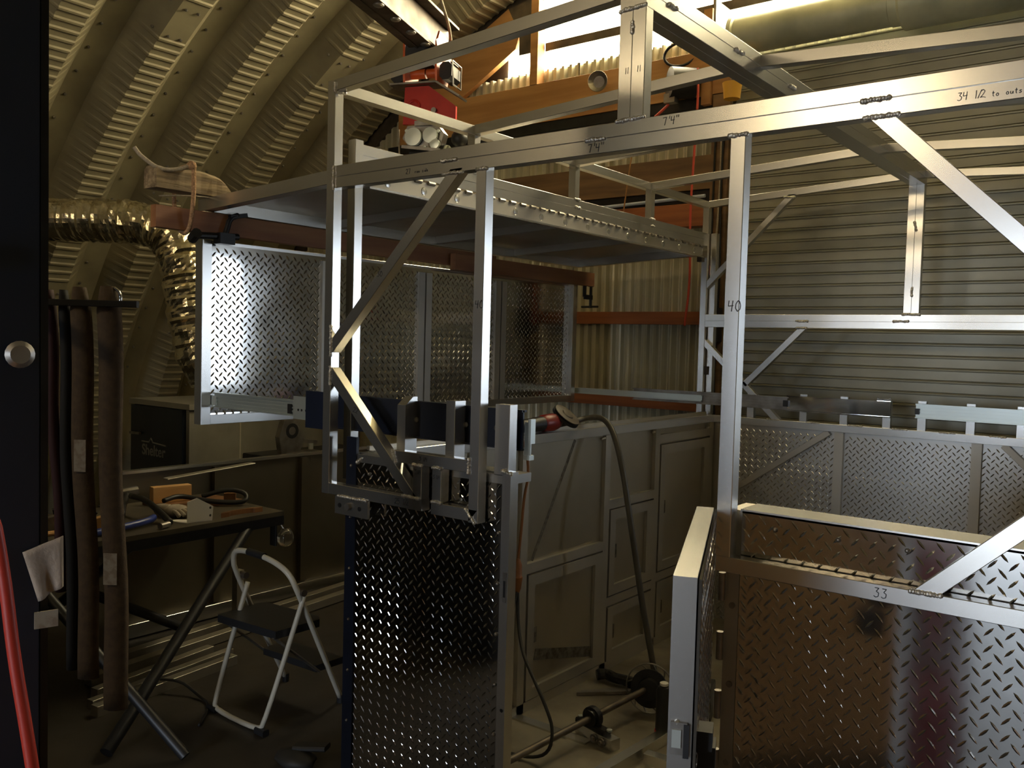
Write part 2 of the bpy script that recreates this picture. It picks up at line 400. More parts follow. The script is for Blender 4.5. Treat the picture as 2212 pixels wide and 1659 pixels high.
# roll-up door with its barrel
rd = struct('door_1', (1.6, YB, 0))
pr = [(-.002, 0), (.004, .003), (.006, .052), (.013, .056), (.014, .063), (.004, .067), (-.002, .070)]
v = []
for k, (d, z) in enumerate(pr):
    for x in (-.05, 3.3): v.append((x-1.6, -.03-d, z))
me = bpy.data.meshes.new('slat'); me.from_pydata(v, [], [(2*k, 2*k+1, 2*k+3, 2*k+2) for k in range(len(pr)-1)]); me.materials.append(M['slat'])
for i in range(52):
    o = bpy.data.objects.new('slat', me); COL.objects.link(o); o.parent = rd; o.location = (0, 0, i*.070)
part('barrel', B().lathe((.0, YB-.24, 3.70), (1, 0, 0), [(0, .02), (.005, .10), (.012, .125), (.04, .128), (.05, .115), (.95, .115), (.955, .12), (1.0, .12), (1.02, .15), (3.3, .15), (3.31, .02)], 28), 'drum', rd, smooth='auto')
part('guide_track', B().box(-.07, -.045, YB-.09, YB-.01, 0, 3.62), 'steel', rd)
part('barrel_bracket', B().box(-.06, -.045, YB-.38, YB-.01, 3.56, 3.9), 'steel', rd)

# front end wall behind the camera, with its open doorway
wf = struct('wall_front', (0, -7.5, 0))
def fpoly(x0, x1, z0):
    q = [(x0, z0), (x1, z0)]
    for x in np.linspace(x1, x0, 14): q.append((x, max(z0+.02, arch_z(x)+.1)))
    return q
for a, c, z in ((-5.9, -2.0, 0), (-2.0, -.9, 2.3), (-.9, .6, 0), (.6, 2.4, 2.3), (2.4, 6.2, 0), (-2.0, -.9, 0)):
    part('wall_panel', B().prism(fpoly(a, c, z) if (a, z) != (-2.0, 0) else [(a, 0), (c, 0), (c, 1.5), (a, 1.5)], (0, -7.5, 0), (1, 0, 0), (0, 0, 1), (0, -.06, 0)), 'plaster', wf)

# ------------------------------------------------------------------ welded aluminium roof frame
T = .0381
fr = thing('roof_frame', 'welded bare aluminium tube roof frame with sloped rafters and marker notes, standing over the diamond plate box', 'frame', (1.2, 1.45, 1.21))
def tb(name, a, b, w=T, h=T, up=(0, 0, 1), m='alu', **k): return part(name, B().bar(a, b, w, h, up, **k), m, fr)
def wd(a, b, r=.0065): return part('weld_bead', weld(a, b, r), 'weld', fr, smooth=True)
H = T/2
# near side
tb('beam_tube', (.038, H, 2.292), (2.372, H, 2.292)); tb('beam_tube', (.038, H, 2.3302), (2.372, H, 2.3302))
tb('corner_post', (H, H, 1.218), (H, H, 2.64), up=(0, 1, 0)); tb('corner_post', (2.391, H, 1.218), (2.391, H, 2.64), up=(0, 1, 0))
for x in (.680, 1.487): tb('door_post', (x+H, H, 1.212 if x < 1 else 1.25), (x+H, H, 2.273), up=(0, 1, 0))
tb('lower_rail', (1.49, H, 1.231), (2.40, H, 1.231))
tb('lower_rail', (.038, H, 1.237), (.484, H, 1.237)); tb('lower_rail', (.526, H, 1.234), (.70, H, 1.234), cb=(.75, 0, -.66))
tb('upper_rail', (.352, H, 1.382), (.680, H, 1.382))
for x in (.463, .547): tb('short_upright', (x, H, 1.255), (x, H, 1.364), up=(0, 1, 0))
tb('diagonal_brace', (.047, H, 1.737), (.600, H, 2.284), up=(0, 1, 0), ca=(1, 0, 0), cb=(0, 0, 1))
tb('diagonal_brace', (.045, H, 1.632), (.440, H, 1.256), up=(0, 1, 0), ca=(1, 0, 0), cb=(0, 0, 1))
tb('diagonal_brace', (1.835, H, 2.273), (2.372, H, 1.742), up=(0, 1, 0), ca=(0, 0, 1), cb=(1, 0, 0))
tb('diagonal_brace', (1.972, H, 1.25), (2.372, H, 1.632), up=(0, 1, 0), ca=(0, 0, 1), cb=(1, 0, 0))
tb('inner_post', (.031, .104, 1.26), (.031, .104, 2.456), up=(0, 1, 0))
# left eave, right eave, ridge, rafters
YS = [H, .752, 1.486, 2.219, 2.92]
for a, c in zip(YS, YS[1:]):
    tb('eave_tube', (H, a+H, 2.619), (H, c-H, 2.619)); tb('eave_tube', (2.391, a+H, 2.619), (2.391, c-H, 2.619))
for y in YS:
    e = 0 if y < 2.9 else 0
    tb('rafter', (.036, y, 2.622), (1.164, y, 2.688)); tb('rafter', (1.242, y, 2.688), (2.374, y, 2.622))
for x in (1.1835, 1.2225):
    for z in (2.654, 2.693): tb('ridge_tube', (x, 0, z), (x, 2.94, z), w=.039, h=.039)
    tb('ridge_post', (x, H, 2.349), (x, H, 2.634), up=(0, 1, 0), w=.039); tb('ridge_post', (x, 2.92, 1.963), (x, 2.92, 2.634), up=(0, 1, 0), w=.039)
for z in (2.389, 2.4275):
    tb('side_beam_tube', (H, .125, z), (H, 2.90, z)); tb('side_beam_tube', (2.391, .125, z), (2.391, 2.90, z))
for y in YS[1:4]: tb('short_upright', (H, y, 2.447), (H, y, 2.60), up=(0, 1, 0))
# far side
for z in (1.905, 1.943): tb('beam_tube', (.038, 2.92, z), (2.372, 2.92, z))
tb('corner_post', (H, 2.92, 1.30), (H, 2.92, 2.60), up=(0, 1, 0)); tb('corner_post', (2.391, 2.92, 1.30), (2.391, 2.92, 2.60), up=(0, 1, 0))
tb('corner_post', (.062, 2.95, 1.36), (.062, 2.95, 2.45), up=(0, 1, 0))
tb('diagonal_brace', (.545, 2.92, 2.64), (.04, 2.92, 2.14), up=(0, 1, 0), w=.034, ca=(0, 0, 1), cb=(1, 0, 0))
tb('diagonal_brace', (.635, 2.92, 1.887), (.30, 2.92, 1.55), up=(0, 1, 0), w=.034, ca=(0, 0, 1))
tb('diagonal_brace', (.04, 2.92, 1.79), (.50, 2.92, 1.36), up=(0, 1, 0), w=.034, ca=(1, 0, 0), cb=(0, 0, 1))
# bolt-on bracket at lower left
b = B().box(.07, .235, .002, .012, 1.155, 1.216); part('bracket', b, 'alu', fr)
for x in (.095, .195): part('bolt_hole', B().cyl((x, .0005, 1.185), (x, .004, 1.185), .008, 12), 'black', fr)
part('bolt', B().cyl((.143, -.010, 1.187), (.143, .004, 1.187), .013, 6), 'steel', fr)
# welds
for a, c in [((.545, -.001, 2.272), (.625, -.001, 2.272)), ((.54, -.001, 2.312), (.60, -.001, 2.312)), ((1.165, -.001, 2.349), (1.245, -.001, 2.352)), ((1.07, -.001, 2.311), (1.125, -.001, 2.311)),
             ((1.80, -.001, 2.273), (1.87, -.001, 2.273)), ((1.795, -.001, 2.311), (1.85, -.001, 2.311)), ((1.485, -.001, 2.273), (1.528, -.001, 2.273)), ((.682, -.001, 2.273), (.72, -.001, 2.273)),
             ((1.94, -.001, 1.249), (2.0, -.001, 1.249)), ((.09, -.001, 1.217), (.23, -.001, 1.217)), ((.40, -.001, 1.257), (.47, -.001, 1.257)), ((.447, -.001, 1.363), (.48, -.001, 1.363)), ((.53, -.001, 1.362), (.566, -.001, 1.362)),
             ((.53, -.001, 1.255), (.566, -.001, 1.255)), ((.35, -.001, 1.40), (.366, -.001, 1.362)), ((.679, -.001, 1.362), (.679, -.001, 1.402)), ((.67, -.001, 1.25), (.705, -.001, 1.214)), ((1.166, -.001, 2.634), (1.24, -.001, 2.638)),
             ((.038, -.001, 2.60), (.038, -.001, 2.63)), ((.038, .004, 2.598), (.055, .03, 2.598)), ((.038, -.001, 2.27), (.038, -.001, 2.345)), ((1.203, -.001, 2.60), (1.203, -.001, 2.575)),
             ((.60, 2.899, 1.925), (.66, 2.899, 1.925)), ((.60, 2.899, 1.886), (.655, 2.899, 1.886)), ((1.12, 2.899, 1.926), (1.19, 2.899, 1.926)), ((1.165, 2.899, 1.963), (1.245, 2.899, 1.963)), ((1.203, 2.899, 2.06), (1.203, 2.899, 2.10)), ((1.20, 2.899, 2.44), (1.21, 2.899, 2.40)), ((.50, 2.899, 2.627), (.56, 2.899, 2.622)),
             ((.036, 0, 1.80), (.036, 0, 1.70)), ((.036, 0, 1.66), (.036, 0, 1.60)), ((1.243, .12, 2.674), (1.243, .16, 2.674)), ((1.243, .55, 2.674), (1.243, .60, 2.674)), ((1.243, 1.0, 2.674), (1.243, 1.04, 2.674)),
             ((.0385, .73, 2.447), (.0385, .775, 2.447)), ((.0385, 1.47, 2.447), (.0385, 1.505, 2.447)), ((.0385, 2.2, 2.447), (.0385, 2.24, 2.447)), ((.0385, 1.48, 2.41), (.0385, 1.51, 2.41)), ((.0385, 2.21, 2.41), (.0385, 2.24, 2.41))]:
    wd(a, c, .0062 if a[1] < 1 else .0075)
def note(txt, o, u=(1, 0, 0), v=(0, 0, 1), s=.022, **k): part('marker_note', scrawl(txt, o, u, v, s, **k), 'marker', fr, label='black marker handwriting reading '+txt.replace('"', ' in').replace("'", ' ft '))
F = -.0004
note('40', (1.496, F, 1.85), s=.026); note('40', (.688, F, 1.86), s=.024)
note('34 1/2 to outside', (1.985, F, 2.284), s=.0165, adv=.62); note("7'4\"", (1.075, F, 2.278), s=.022); note("7'4\"", (1.30, F, 2.322), s=.02)
note('27 from side', (.385, F, 2.287), s=.016, adv=.62); note('33', (1.865, F, 1.221), s=.022); note('25 1/2', (.365, F, 1.227), s=.02, adv=.6)
q = 1/math.sqrt(2)
note('22', (.155, F, 1.512), (.97, 0, -.25), (.25, 0, .97), s=.019); note('30', (.262, F, 1.965), (1, 0, 0), (0, 0, 1), s=.018)
note('3 1/4', (.47, F, 1.378), s=.014, adv=.6); note('3 1/4', (.45, F, 1.335), s=.013, adv=.5); note('3 1/4', (.532, F, 1.328), s=.013, adv=.5)
note('11', (1.182, F, 2.47), s=.016); note('11', (1.218, F, 2.47), s=.016)

# ------------------------------------------------------------------ diamond plate box below the frame
bx = thing('plate_box', 'waist-high open box of aluminium diamond plate with a doorway, under the tube roof frame', 'box', (1.2, 1.5, 0))
def bp(name, b, m='alu', parent=None, **k): return part(name, b, m, parent or bx, **k)
def tread(pl, o, u, v, n, w, h, **k): return mesh_obj('tread_lugs', lugs(o, u, v, n, w, h, **k), 'plate', pl, kind='stuff')
# near wall, left panel
p = bp('front_panel', B().box(.13, .778, .045, .052, .0, 1.335), 'plate'); tread(p, (.13, .045, 0), (1, 0, 0), (0, 0, 1), (0, -1, 0), .645, 1.335)
bp('corner_strip', B().box(.082, .132, .040, .052, 0, 1.42), 'navy', label='navy blue painted corner strip')
for z in np.arange(.06, 1.4, .18): bp('rivet', B().ball((.108, .040, z), .006, n=8, m=5), 'steel', smooth=True)
for z in np.arange(.1, 1.34, .155): bp('rivet', B().ball((.766, .044, z), .0065, n=8, m=5), 'steel', smooth=True)
bp('rivet', B().ball((.195, .044, 1.30), .0065, n=8, m=5), 'steel', smooth=True)
bp('wall_cap', B().box(.10, .80, .045, .155, 1.335, 1.362)); 
for y in (.07, .09, .115, .135): bp('cap_rib', B().box(.12, .735, y-.004, y+.004, 1.362, 1.366))
bp('door_jamb', B().box(.778, .795, .040, .047, 0, 1.375).box(.795, .817, .030, .068, 0, 1.375))
bp('strike_plate', B().box(.800, .813, .027, .031, .985, 1.075), 'steel'); bp('strike_slot', B().box(.803, .810, .0255, .0275, 1.0, 1.05), 'black')
bp('screw_hole', B().cyl((.806, .0285, .655), (.806, .031, .655), .006, 10), 'black')
# slide channel and its stub posts
bp('slide_channel', B().box(-.20, .80, .105, .112, 1.433, 1.556).box(-.20, .80, .10, .125, 1.550, 1.557).box(-.20, .80, .10, .125, 1.433, 1.438), 'navy', label='long navy blue slide channel')
bp('channel_end', B().box(-.205, -.10, .09, .10, 1.425, 1.562), 'navy')
bp('slide_end', B().box(.80, .825, .115, .118, 1.42, 1.52).box(.815, .826, .112, .135, 1.455, 1.53).box(.80, .823, .112, .135, 1.405, 1.42), 'zinc')
bp('stub_post', B().prism([(0, 1.362), (0, 1.545), (.035, 1.572), (.055, 1.572), (.055, 1.362)], (.318, .05, 0), (0, 1, 0), (0, 0, 1), (.038, 0, 0)))
bp('stub_post', B().bar((.555, .075, 1.362), (.555, .075, 1.572), T, .052, up=(0, 1, 0)))
bp('stub_post', B().bar((.768, .064, 1.36), (.768, .064, 1.574), .056, .038, up=(0, 1, 0)))
for x in (.356, .574, .70): bp('bolt', B().lathe((x, .105, 1.495), (0, -1, 0), [(0, .009), (.004, .009), (.006, .004)], 10), 'steel')
bp('weld_bead', weld((.775, .042, 1.375), (.815, .032, 1.37), .007), 'weld', smooth=True)
bp('weld_bead', weld((.135, .045, 1.335), (.16, .05, 1.352), .008), 'weld', smooth=True)
bp('wood_shim', B().box(.725, .755, .10, .13, 1.374, 1.392), 'pine')
# near wall, right panel
p = bp('front_panel', B().box(1.535, 2.45, .045, .052, 0, 1.36), 'plate'); tread(p, (1.535, .045, 0), (1, 0, 0), (0, 0, 1), (0, -1, 0), .91, 1.355)
bp('wall_cap', B().box(1.53, 2.45, .045, .15, 1.355, 1.364))
for x in (1.62, 1.77, 1.92, 2.07): bp('rivet', B().ball((x, .044, 1.325), .006, n=8, m=5), 'steel', smooth=True)
bp('door_jamb', B().box(1.495, 1.54, .05, .16, 0, 1.36), 'alu_dull')
bp('hinge_leaf', B().box(1.50, 1.534, .044, .05, .03, 1.24), 'alu_dull')
for i in range(8): bp('hinge_knuckle', B().cyl((1.492, .036, .08+i*.15), (1.492, .036, .15+i*.15), .009, 10), 'steel', smooth='auto')
for i in range(6): bp('screw', B().cyl((1.518, .040, .12+i*.2), (1.518, .045, .12+i*.2), .008, 10), 'steel')
# door leaf swung out toward the camera
hx, hy = 1.468, .035; dv = Vec((.276, -.655, 0)).normalized(); nv = Vec((-dv.y, dv.x, 0))   # nv: outer (right) side
def dq(s, t): return Vec((hx, hy, 0))+dv*s+nv*t
def dbox(s0, s1, t0, t1, z0, z1):
    v = [(*dq(s, t).xy, z) for s in (s0, s1) for t in (t0, t1) for z in (z0, z1)]
    return B().add(v, [(0, 1, 3, 2), (4, 6, 7, 5), (0, 4, 5, 1), (2, 3, 7, 6), (0, 2, 6, 4), (1, 5, 7, 3)])
d = bp('door_leaf', dbox(0, .705, -.046, -.004, .03, 1.36), 'alu')
sk = bp('door_skin', dbox(0, .705, -.001, .004, .03, 1.357), 'plate', parent=d)
o = dq(0, .004); tread(d, (o.x, o.y, .03), dv, (0, 0, 1), nv, .70, 1.32)
e = dq(.706, -.025)
bp('latch', dbox(.703, .711, -.041, -.012, 1.045, 1.102), 'steel', parent=d, label='steel slam latch let into the door edge'); bp('latch_slot', dbox(.704, .7125, -.018, -.008, 1.04, 1.10), 'black', parent=d); bp('latch_bolt', dbox(.705, .7145, -.038, -.022, 1.058, 1.09), 'zinc', parent=d)
bp('latch_handle', dbox(.60, .65, .004, .03, 1.03, 1.065), 'black', parent=d); bp('latch_handle', dbox(.56, .61, .004, .035, .955, 1.02), 'black', parent=d)
for z in (.1, .4, .7, 1.1): bp('rivet', B().ball(dq(.707, -.03)+Vec((0, 0, z)), .005, n=8, m=5), 'alu', parent=d)
# left wall (inside face toward the camera) with framed hatches
LX = .10
bp('side_sheet', B().box(LX-.006, LX, .15, 2.92, .12, 1.33), 'sheet')
bp('top_rail', B().bar((LX-.01, .16, 1.338), (LX-.01, 2.90, 1.338), .06, .044)); bp('rail_lip', B().box(LX-.045, LX-.03, .16, 2.9, 1.36, 1.375), 'alu_dull')
def sv(y, z0, z1, w=.045, d_=.02, n='stile'): bp(n, B().box(LX, LX+d_, y-w/2, y+w/2, z0, z1), 'alu_dull')
def sh(y0, y1, z, h=.045, d_=.02, n='rail'): bp(n, B().box(LX, LX+d_, y0, y1, z-h/2, z+h/2), 'alu_dull')
for y, z0 in ((.70, .12), (1.035, .12), (1.71, .12), (2.215, .12), (2.88, .12)): sv(y, z0, 1.316, .05)
sh(.16, 2.9, .14, .05); sh(1.06, 1.69, .765); sh(1.735, 2.19, .965); sh(1.735, 2.19, .47); sh(2.24, 2.86, 1.26); sh(2.24, 2.86, .50)
def hatch(y0, y1, z0, z1, w=.05):
    h = bp('hatch_door', B().box(LX+.001, LX+.008, y0, y1, z0, z1), 'sheet')
    for a in ((y0, y1, z1-w, z1), (y0, y1, z0, z0+w), (y0, y0+w, z0+w, z1-w), (y1-w*1.4, y1, z0+w, z1-w)): bp('hatch_frame', B().box(LX+.008, LX+.024, *a), 'alu_dull', parent=h)
    bp('hatch_latch', B().box(LX+.008, LX+.013, y0+.055, y0+.085, (z0+z1)/2-.035, (z0+z1)/2+.035), 'scorch', parent=h)
hatch(1.07, 1.685, .17, .735); hatch(1.745, 2.185, .50, .935); hatch(2.25, 2.85, .53, 1.225); hatch(1.745, 2.185, .165, .44); hatch(2.25, 2.85, .165, .47)
bp('scorch_line', B().bar((LX+.0004, 1.44, 1.31), (LX+.0004, 1.12, .79), .0008, .02, up=(0, 1, .6)), 'scorch')
bp('scorch_line', B().bar((LX+.009, 1.15, .36), (LX+.009, 1.62, .25), .002, .05, up=(0, 0, 1)), 'scorch')
for y, z in ((1.68, 1.30), (2.19, 1.30), (1.70, .78), (1.715, .97), (2.2, .96), (2.85, 1.285), (2.25, 1.255)): bp('weld_bead', weld((LX+.012, y-.02, z), (LX+.012, y+.02, z+.003), .006), 'weld', smooth=True)
# far wall
FY = 2.95
p = bp('back_panel', B().box(.10, 2.40, FY, FY+.006, .12, 1.33), 'plate_soft'); tread(p, (.10, FY, .12), (1, 0, 0), (0, 0, 1), (0, -1, 0), 2.28, 1.19)
bp('top_rail', B().bar((.10, FY-.025, 1.337), (2.40, FY-.025, 1.337), .05, .042))
for x in (.34, .653, .877, 1.102, 1.277, 1.507, 1.733, 1.95, 2.17): bp('stub_post', B().bar((x, FY-.02, 1.358), (x, FY-.02, 1.512), .042, .03, up=(0, 1, 0)))
for x in (.13, .855, 1.54, 2.2): bp('stile', B().box(x-.024, x+.024, FY-.03, FY, .12, 1.316), 'alu_dull')
bp('diagonal_brace', B().bar((.80, FY-.018, 1.31), (.16, FY-.018, .86), .034, .034, up=(0, 1, 0)), 'alu_dull'); bp('diagonal_brace', B().bar((1.66, FY-.018, 1.316), (2.2, FY-.018, .80), .034, .034, up=(0, 1, 0)), 'alu_dull')
for x in np.arange(.45, 2.2, .23): bp('weld_bead', weld((x, FY-.048, 1.357), (x+.07, FY-.048, 1.357), .005), 'weld', smooth=True)
bp('right_wall', B().box(2.405, 2.412, .05, 2.95, 0, 1.345), 'sheet'); bp('wall_cap', B().box(2.37, 2.45, .15, 2.95, 1.345, 1.364))
# drawer slides on the far wall
def slide(x0, x1, z0, z1, y, m, parent=bx, ribs=True, name='drawer_slide'):
    s = bp(name, B().box(x0, x1, y, y+.004, z0, z1).box(x0, x1, y-.014, y, z1-.006, z1).box(x0, x1, y-.014, y, z0, z0+.006), m, parent=parent, label='zinc plated ball bearing drawer slide')
    if ribs:
        for k in (.28, .5, .72): bp('slide_groove', B().box(x0+.01, x1-.01, y-.006, y, z0+(z1-z0)*k-.003, z0+(z1-z0)*k+.003), m, parent=s)
    return s
slide(-.43, .58, 1.420, 1.494, FY-.065, 'steel'); slide(-1.0, .05, 1.436, 1.474, FY-.075, 'zinc', ribs=False); slide(.575, 1.13, 1.416, 1.503, FY-.075, 'chrome', ribs=False); slide(1.255, 2.0, 1.425, 1.50, FY-.07, 'zinc')
bp('slide_stop', B().box(.555, .585, FY-.09, FY-.06, 1.44, 1.475), 'black'); bp('slide_stop', B().box(1.255, 1.275, FY-.09, FY-.06, 1.445, 1.475), 'black')
bp('slide_hook', B().prism([(1.06, 1.503), (1.13, 1.503), (1.13, 1.525), (1.115, 1.512), (1.075, 1.512), (1.06, 1.522)], (0, FY-.07, 0), (1, 0, 0), (0, 0, 1), (0, .012, 0)), 'chrome')
# deck
bp('deck', B().box(.09, 2.42, .15, 2.96, .06, .12), 'bedfloor')
bp('deck_rail', B().bar((.70, .62, .145), (.76, 1.75, .145), .045, .05)); bp('deck_rail', B().bar((.76, 1.02, .14), (1.5, 1.06, .14), .045, .045)); bp('deck_strip', B().box(.12, .5, .98, 1.03, .12, .128))
bp('sill', B().box(.82, 1.49, .05, .15, .0, .12), 'alu_dull')

# ------------------------------------------------------------------ slid-out side wall, hinged lid, lumber
sw = thing('slide_out_wall', 'long framed diamond plate wall panel pushed out to the left on drawer slides, glaring at its near end', 'wall panel', (-.87, 1.45, 1.385))
WX = -.87
def sp(n, b, m='alu', parent=sw, **k): return part(n, b, m, parent, **k)
p = sp('plate_sheet', B().box(WX-.004, WX, .10, 2.77, 1.40, 2.14), 'plate'); mesh_obj('tread_lugs', lugs((WX, .10, 1.42), (0, 1, 0), (0, 0, 1), (1, 0, 0), 2.67, .72, wd=.0085, h=.0018, Lg=.031), 'plate', p, kind='stuff')
for y, w in ((.078, .045), (2.79, .045)): sp('stile', B().bar((WX+.012, y, 1.387), (WX+.012, y, 2.15), .05, w, up=(0, 1, 0)))
for y in (.725, 1.375, 1.43, 2.02, 2.075): sp('stile', B().box(WX, WX+.014, y-.022, y+.022, 1.425, 2.12), 'alu_dull')
sp('rail', B().bar((WX+.012, .10, 1.406), (WX+.012, 2.77, 1.406), .05, .04)); sp('rail', B().bar((WX-.03, .10, 2.135), (WX-.03, 2.77, 2.135), .05, .04))
s1 = slide(-.82, -.17, 1.460, 1.522, .112, 'zinc', parent=sw, name='drawer_slide')
part('slide_arm', B().box(-.895, -.80, .104, .108, 1.468, 1.508), 'zinc', s1); part('slide_cage', B().box(-.28, -.18, .092, .098, 1.452, 1.538), 'zinc', s1)
for x in (-.25, -.23, -.205): part('slide_hole', B().cyl((x, .0915, 1.487), (x, .094, 1.487), .005, 8), 'black', s1)
part('slide_catch', B().box(-.325, -.305, .10, .108, 1.468, 1.505), 'black', s1)
for x in (-.885, -.862): sp('bolt_hole', B().cyl((x, .1035, 1.489), (x, .106, 1.489), .007, 10), 'black')

ld = thing('hinged_lid', 'flat aluminium roof lid folded out level on a piano hinge left of the frame', 'lid', (-.42, 1.45, 2.26))
def lz(x): return 2.263+(x+.87)/.9*.042
def lb(n, a, b, w=.045, h=.05, m='alu', **k): return part(n, B().bar(a, b, w, h, **k), m, ld)
lb('edge_tube', (-.85, .06, lz(-.85)+.026), (-.85, 2.85, lz(-.85)+.026)); lb('edge_tube', (.01, .12, lz(.01)+.026), (.01, 2.85, lz(.01)+.026))
for y in (.08, 2.83): lb('edge_tube', (-.87, y, lz(-.87)+.026), (.03 if y > 1 else -.02, y, lz(.03)+.026))
for y in (.78, 1.46, 2.14): lb('cross_tube', (-.83, y, lz(-.83)+.03), (-.01, y, lz(-.01)+.03), .04, .04, 'alu_dull')
part('lid_sheet', B().add([(x, y, lz(x)+.048+t) for x in (-.87, .03) for y in (.06, 2.85) for t in (0, .004)], [(0, 1, 3, 2), (4, 6, 7, 5), (0, 4, 5, 1), (2, 3, 7, 6), (0, 2, 6, 4), (1, 5, 7, 3)]), 'sheet', ld)
hg = part('hinge_leaf', B().box(.036, .042, .15, 2.82, 2.300, 2.362), 'alu_dull', ld, label='dull riveted piano hinge leaf')
part('hinge_lip', B().box(.036, .056, .15, 2.82, 2.294, 2.301), 'alu', ld)
kb = B().cyl((.044, 0, 2.362), (.044, .036, 2.362), .008, 8); kn0 = part('hinge_knuckle', kb, 'steel', hg)
kn0.location.y = .17
for i in range(1, 37):
    o = kn0.copy(); COL.objects.link(o); o.parent = hg; o.location.y = .17+i*.0725
for i in range(14): part('rivet', B().lathe((.042, .25+i*.19, 2.328), (1, 0, 0), [(0, .016), (.002, .014), (.003, .004)], 12), 'alu', hg)
part('knuckle_block', B().box(.02, .05, 2.80, 2.84, 2.27, 2.305), 'steel_dark', ld)

def plank(name, a, b, w, h, m, label, roll=0): return solo(name, B().bar(a, b, w, h), m, label, 'lumber')
plank('lumber', (-.835, -.16, 2.218), (-.845, 1.95, 2.215), .038, .087, 'wood_y', 'reddish two-by-four clamped under the lid, roped to the weathered beam at its near end')
plank('lumber', (-.80, 1.55, 2.19), (-.80, 2.93, 2.19), .038, .087, 'wood_y', 'dark two-by-four under the far half of the lid, clamped at its far end')
b = B(); pts = 16
for i in range(pts):
    t = i/(pts-1); y = -.17+t*.36
    top = 2.412-.006*math.sin(t*9)-.07*max(0, (t-.7)/.3)**2+random.uniform(-.002, .002)
    for x, z in ((-.885, 2.325), (-.795, 2.325), (-.795, top-.012), (-.81, top), (-.87, top), (-.885, top-.012)): b.v.append((x+random.uniform(-.002, .002), y, z))
for i in range(pts-1):
    for k in range(6): b.f.append((i*6+k, i*6+(k+1) % 6, i*6+6+(k+1) % 6, i*6+6+k))
b.f += [(0, 1, 2, 3, 4, 5), tuple(range((pts-1)*6, pts*6))]
solo('weathered_beam', b, 'weathered', 'grey weathered timber beam lying on the lid, roped near its end', 'lumber')
b = B().path([(-.765, -.03, 2.42), (-.763, -.03, 2.30), (-.79, -.03, 2.165), (-.86, -.03, 2.165), (-.905, -.03, 2.25), (-.905, -.03, 2.41), (-.85, -.03, 2.428), (-.765, -.035, 2.425)], .009, 8, sm=2)
plank('board', (-.84, .20, 2.345), (-.84, .62, 2.345), .09, .03, 'weathered', 'thin weathered board on the lid just behind the roped grey beam')
rp = thing('rope', 'tan rope knotted around the weathered beam and the two-by-four beneath it', 'rope', (-.83, -.03, 2.16))
part('loop', b, 'rope', rp, smooth=True)
part('knot', B().ball((-.77, -.035, 2.427), .022, .018, .018, 10, 7, jit=.15), 'rope', rp, smooth=True)
part('rope_tail', B().path([(-.775, -.04, 2.425), (-.78, -.10, 2.398), (-.80, -.16, 2.395), (-.83, -.20, 2.43), (-.86, -.205, 2.45), (-.87, -.22, 2.475)], .008, 8, sm=2), 'ropegrey', rp, smooth=True)
solo('wire', B().path([(-.83, -.14, 2.297), (-.80, -.06, 2.308), (-.80, .05, 2.318), (-.82, .2, 2.326)], .003, 6, sm=2), 'ropegrey', 'thin pale wire sticking out from under the weathered beam beside the lid corner', 'wire', smooth=True)

def clamp(name, o, ax, label, L=.16):
    """C-clamp: o = frame corner, opening up (z), screw along ax"""
    c = thing(name, label, 'clamp', o); o = Vec(o); ax = Vec(ax).normalized()
    part('frame', B().bar(o, o+Vec((0, 0, L)), .014, .026, up=ax).bar(o+Vec((0, 0, L)), o+ax*.09+Vec((0, 0, L)), .014, .026).bar(o, o+ax*.09, .014, .03), 'blackmetal', c)
    part('screw', B().cyl(o+ax*.075+Vec((0, 0, -.07)), o+ax*.075+Vec((0, 0, .075)), .009, 10), 'blackmetal', c)
    part('swivel_pad', B().cyl(o+ax*.075+Vec((0, 0, .07)), o+ax*.075+Vec((0, 0, .085)), .018, 12), 'blackmetal', c)
    sd = ax.cross(Vec((0, 0, 1)))
    part('handle', B().cyl(o+ax*.075+Vec((0, 0, -.062))-sd*.07, o+ax*.075+Vec((0, 0, -.062))+sd*.06, .007, 8), 'blackmetal', c)
# near clamp: lying sideways over the two-by-four, far clamp hanging below the board end
c = thing('bar_clamp', 'black screw clamp gripping the two-by-four above the near corner of the pushed-out wall', 'clamp', (-.80, .06, 2.10))
part('frame', B().path([(-.80, .20, 2.262), (-.80, .16, 2.245), (-.80, .145, 2.19), (-.80, .13, 2.165)], .012, 8, sm=1), 'blackmetal', c, smooth=True)
part('screw', B().cyl((-.80, -.005, 2.158), (-.80, .20, 2.172), .014, 10), 'blackmetal', c); part('handle', B().cyl((-.82, .0, 2.145), (-.77, -.01, 2.165), .021, 10), 'blackmetal', c)
part('foot', B().box(-.825, -.775, .10, .17, 2.135, 2.18), 'blackmetal', c); part('jaw', B().bar((-.80, .16, 2.25), (-.80, .24, 2.268), .02, .018), 'blackmetal', c)
clamp('bar_clamp', (-.81, 2.86, 2.075), (0, 1, 0), 'black screw clamp hanging from the far end of the two-by-four against the corrugated wall', .15)

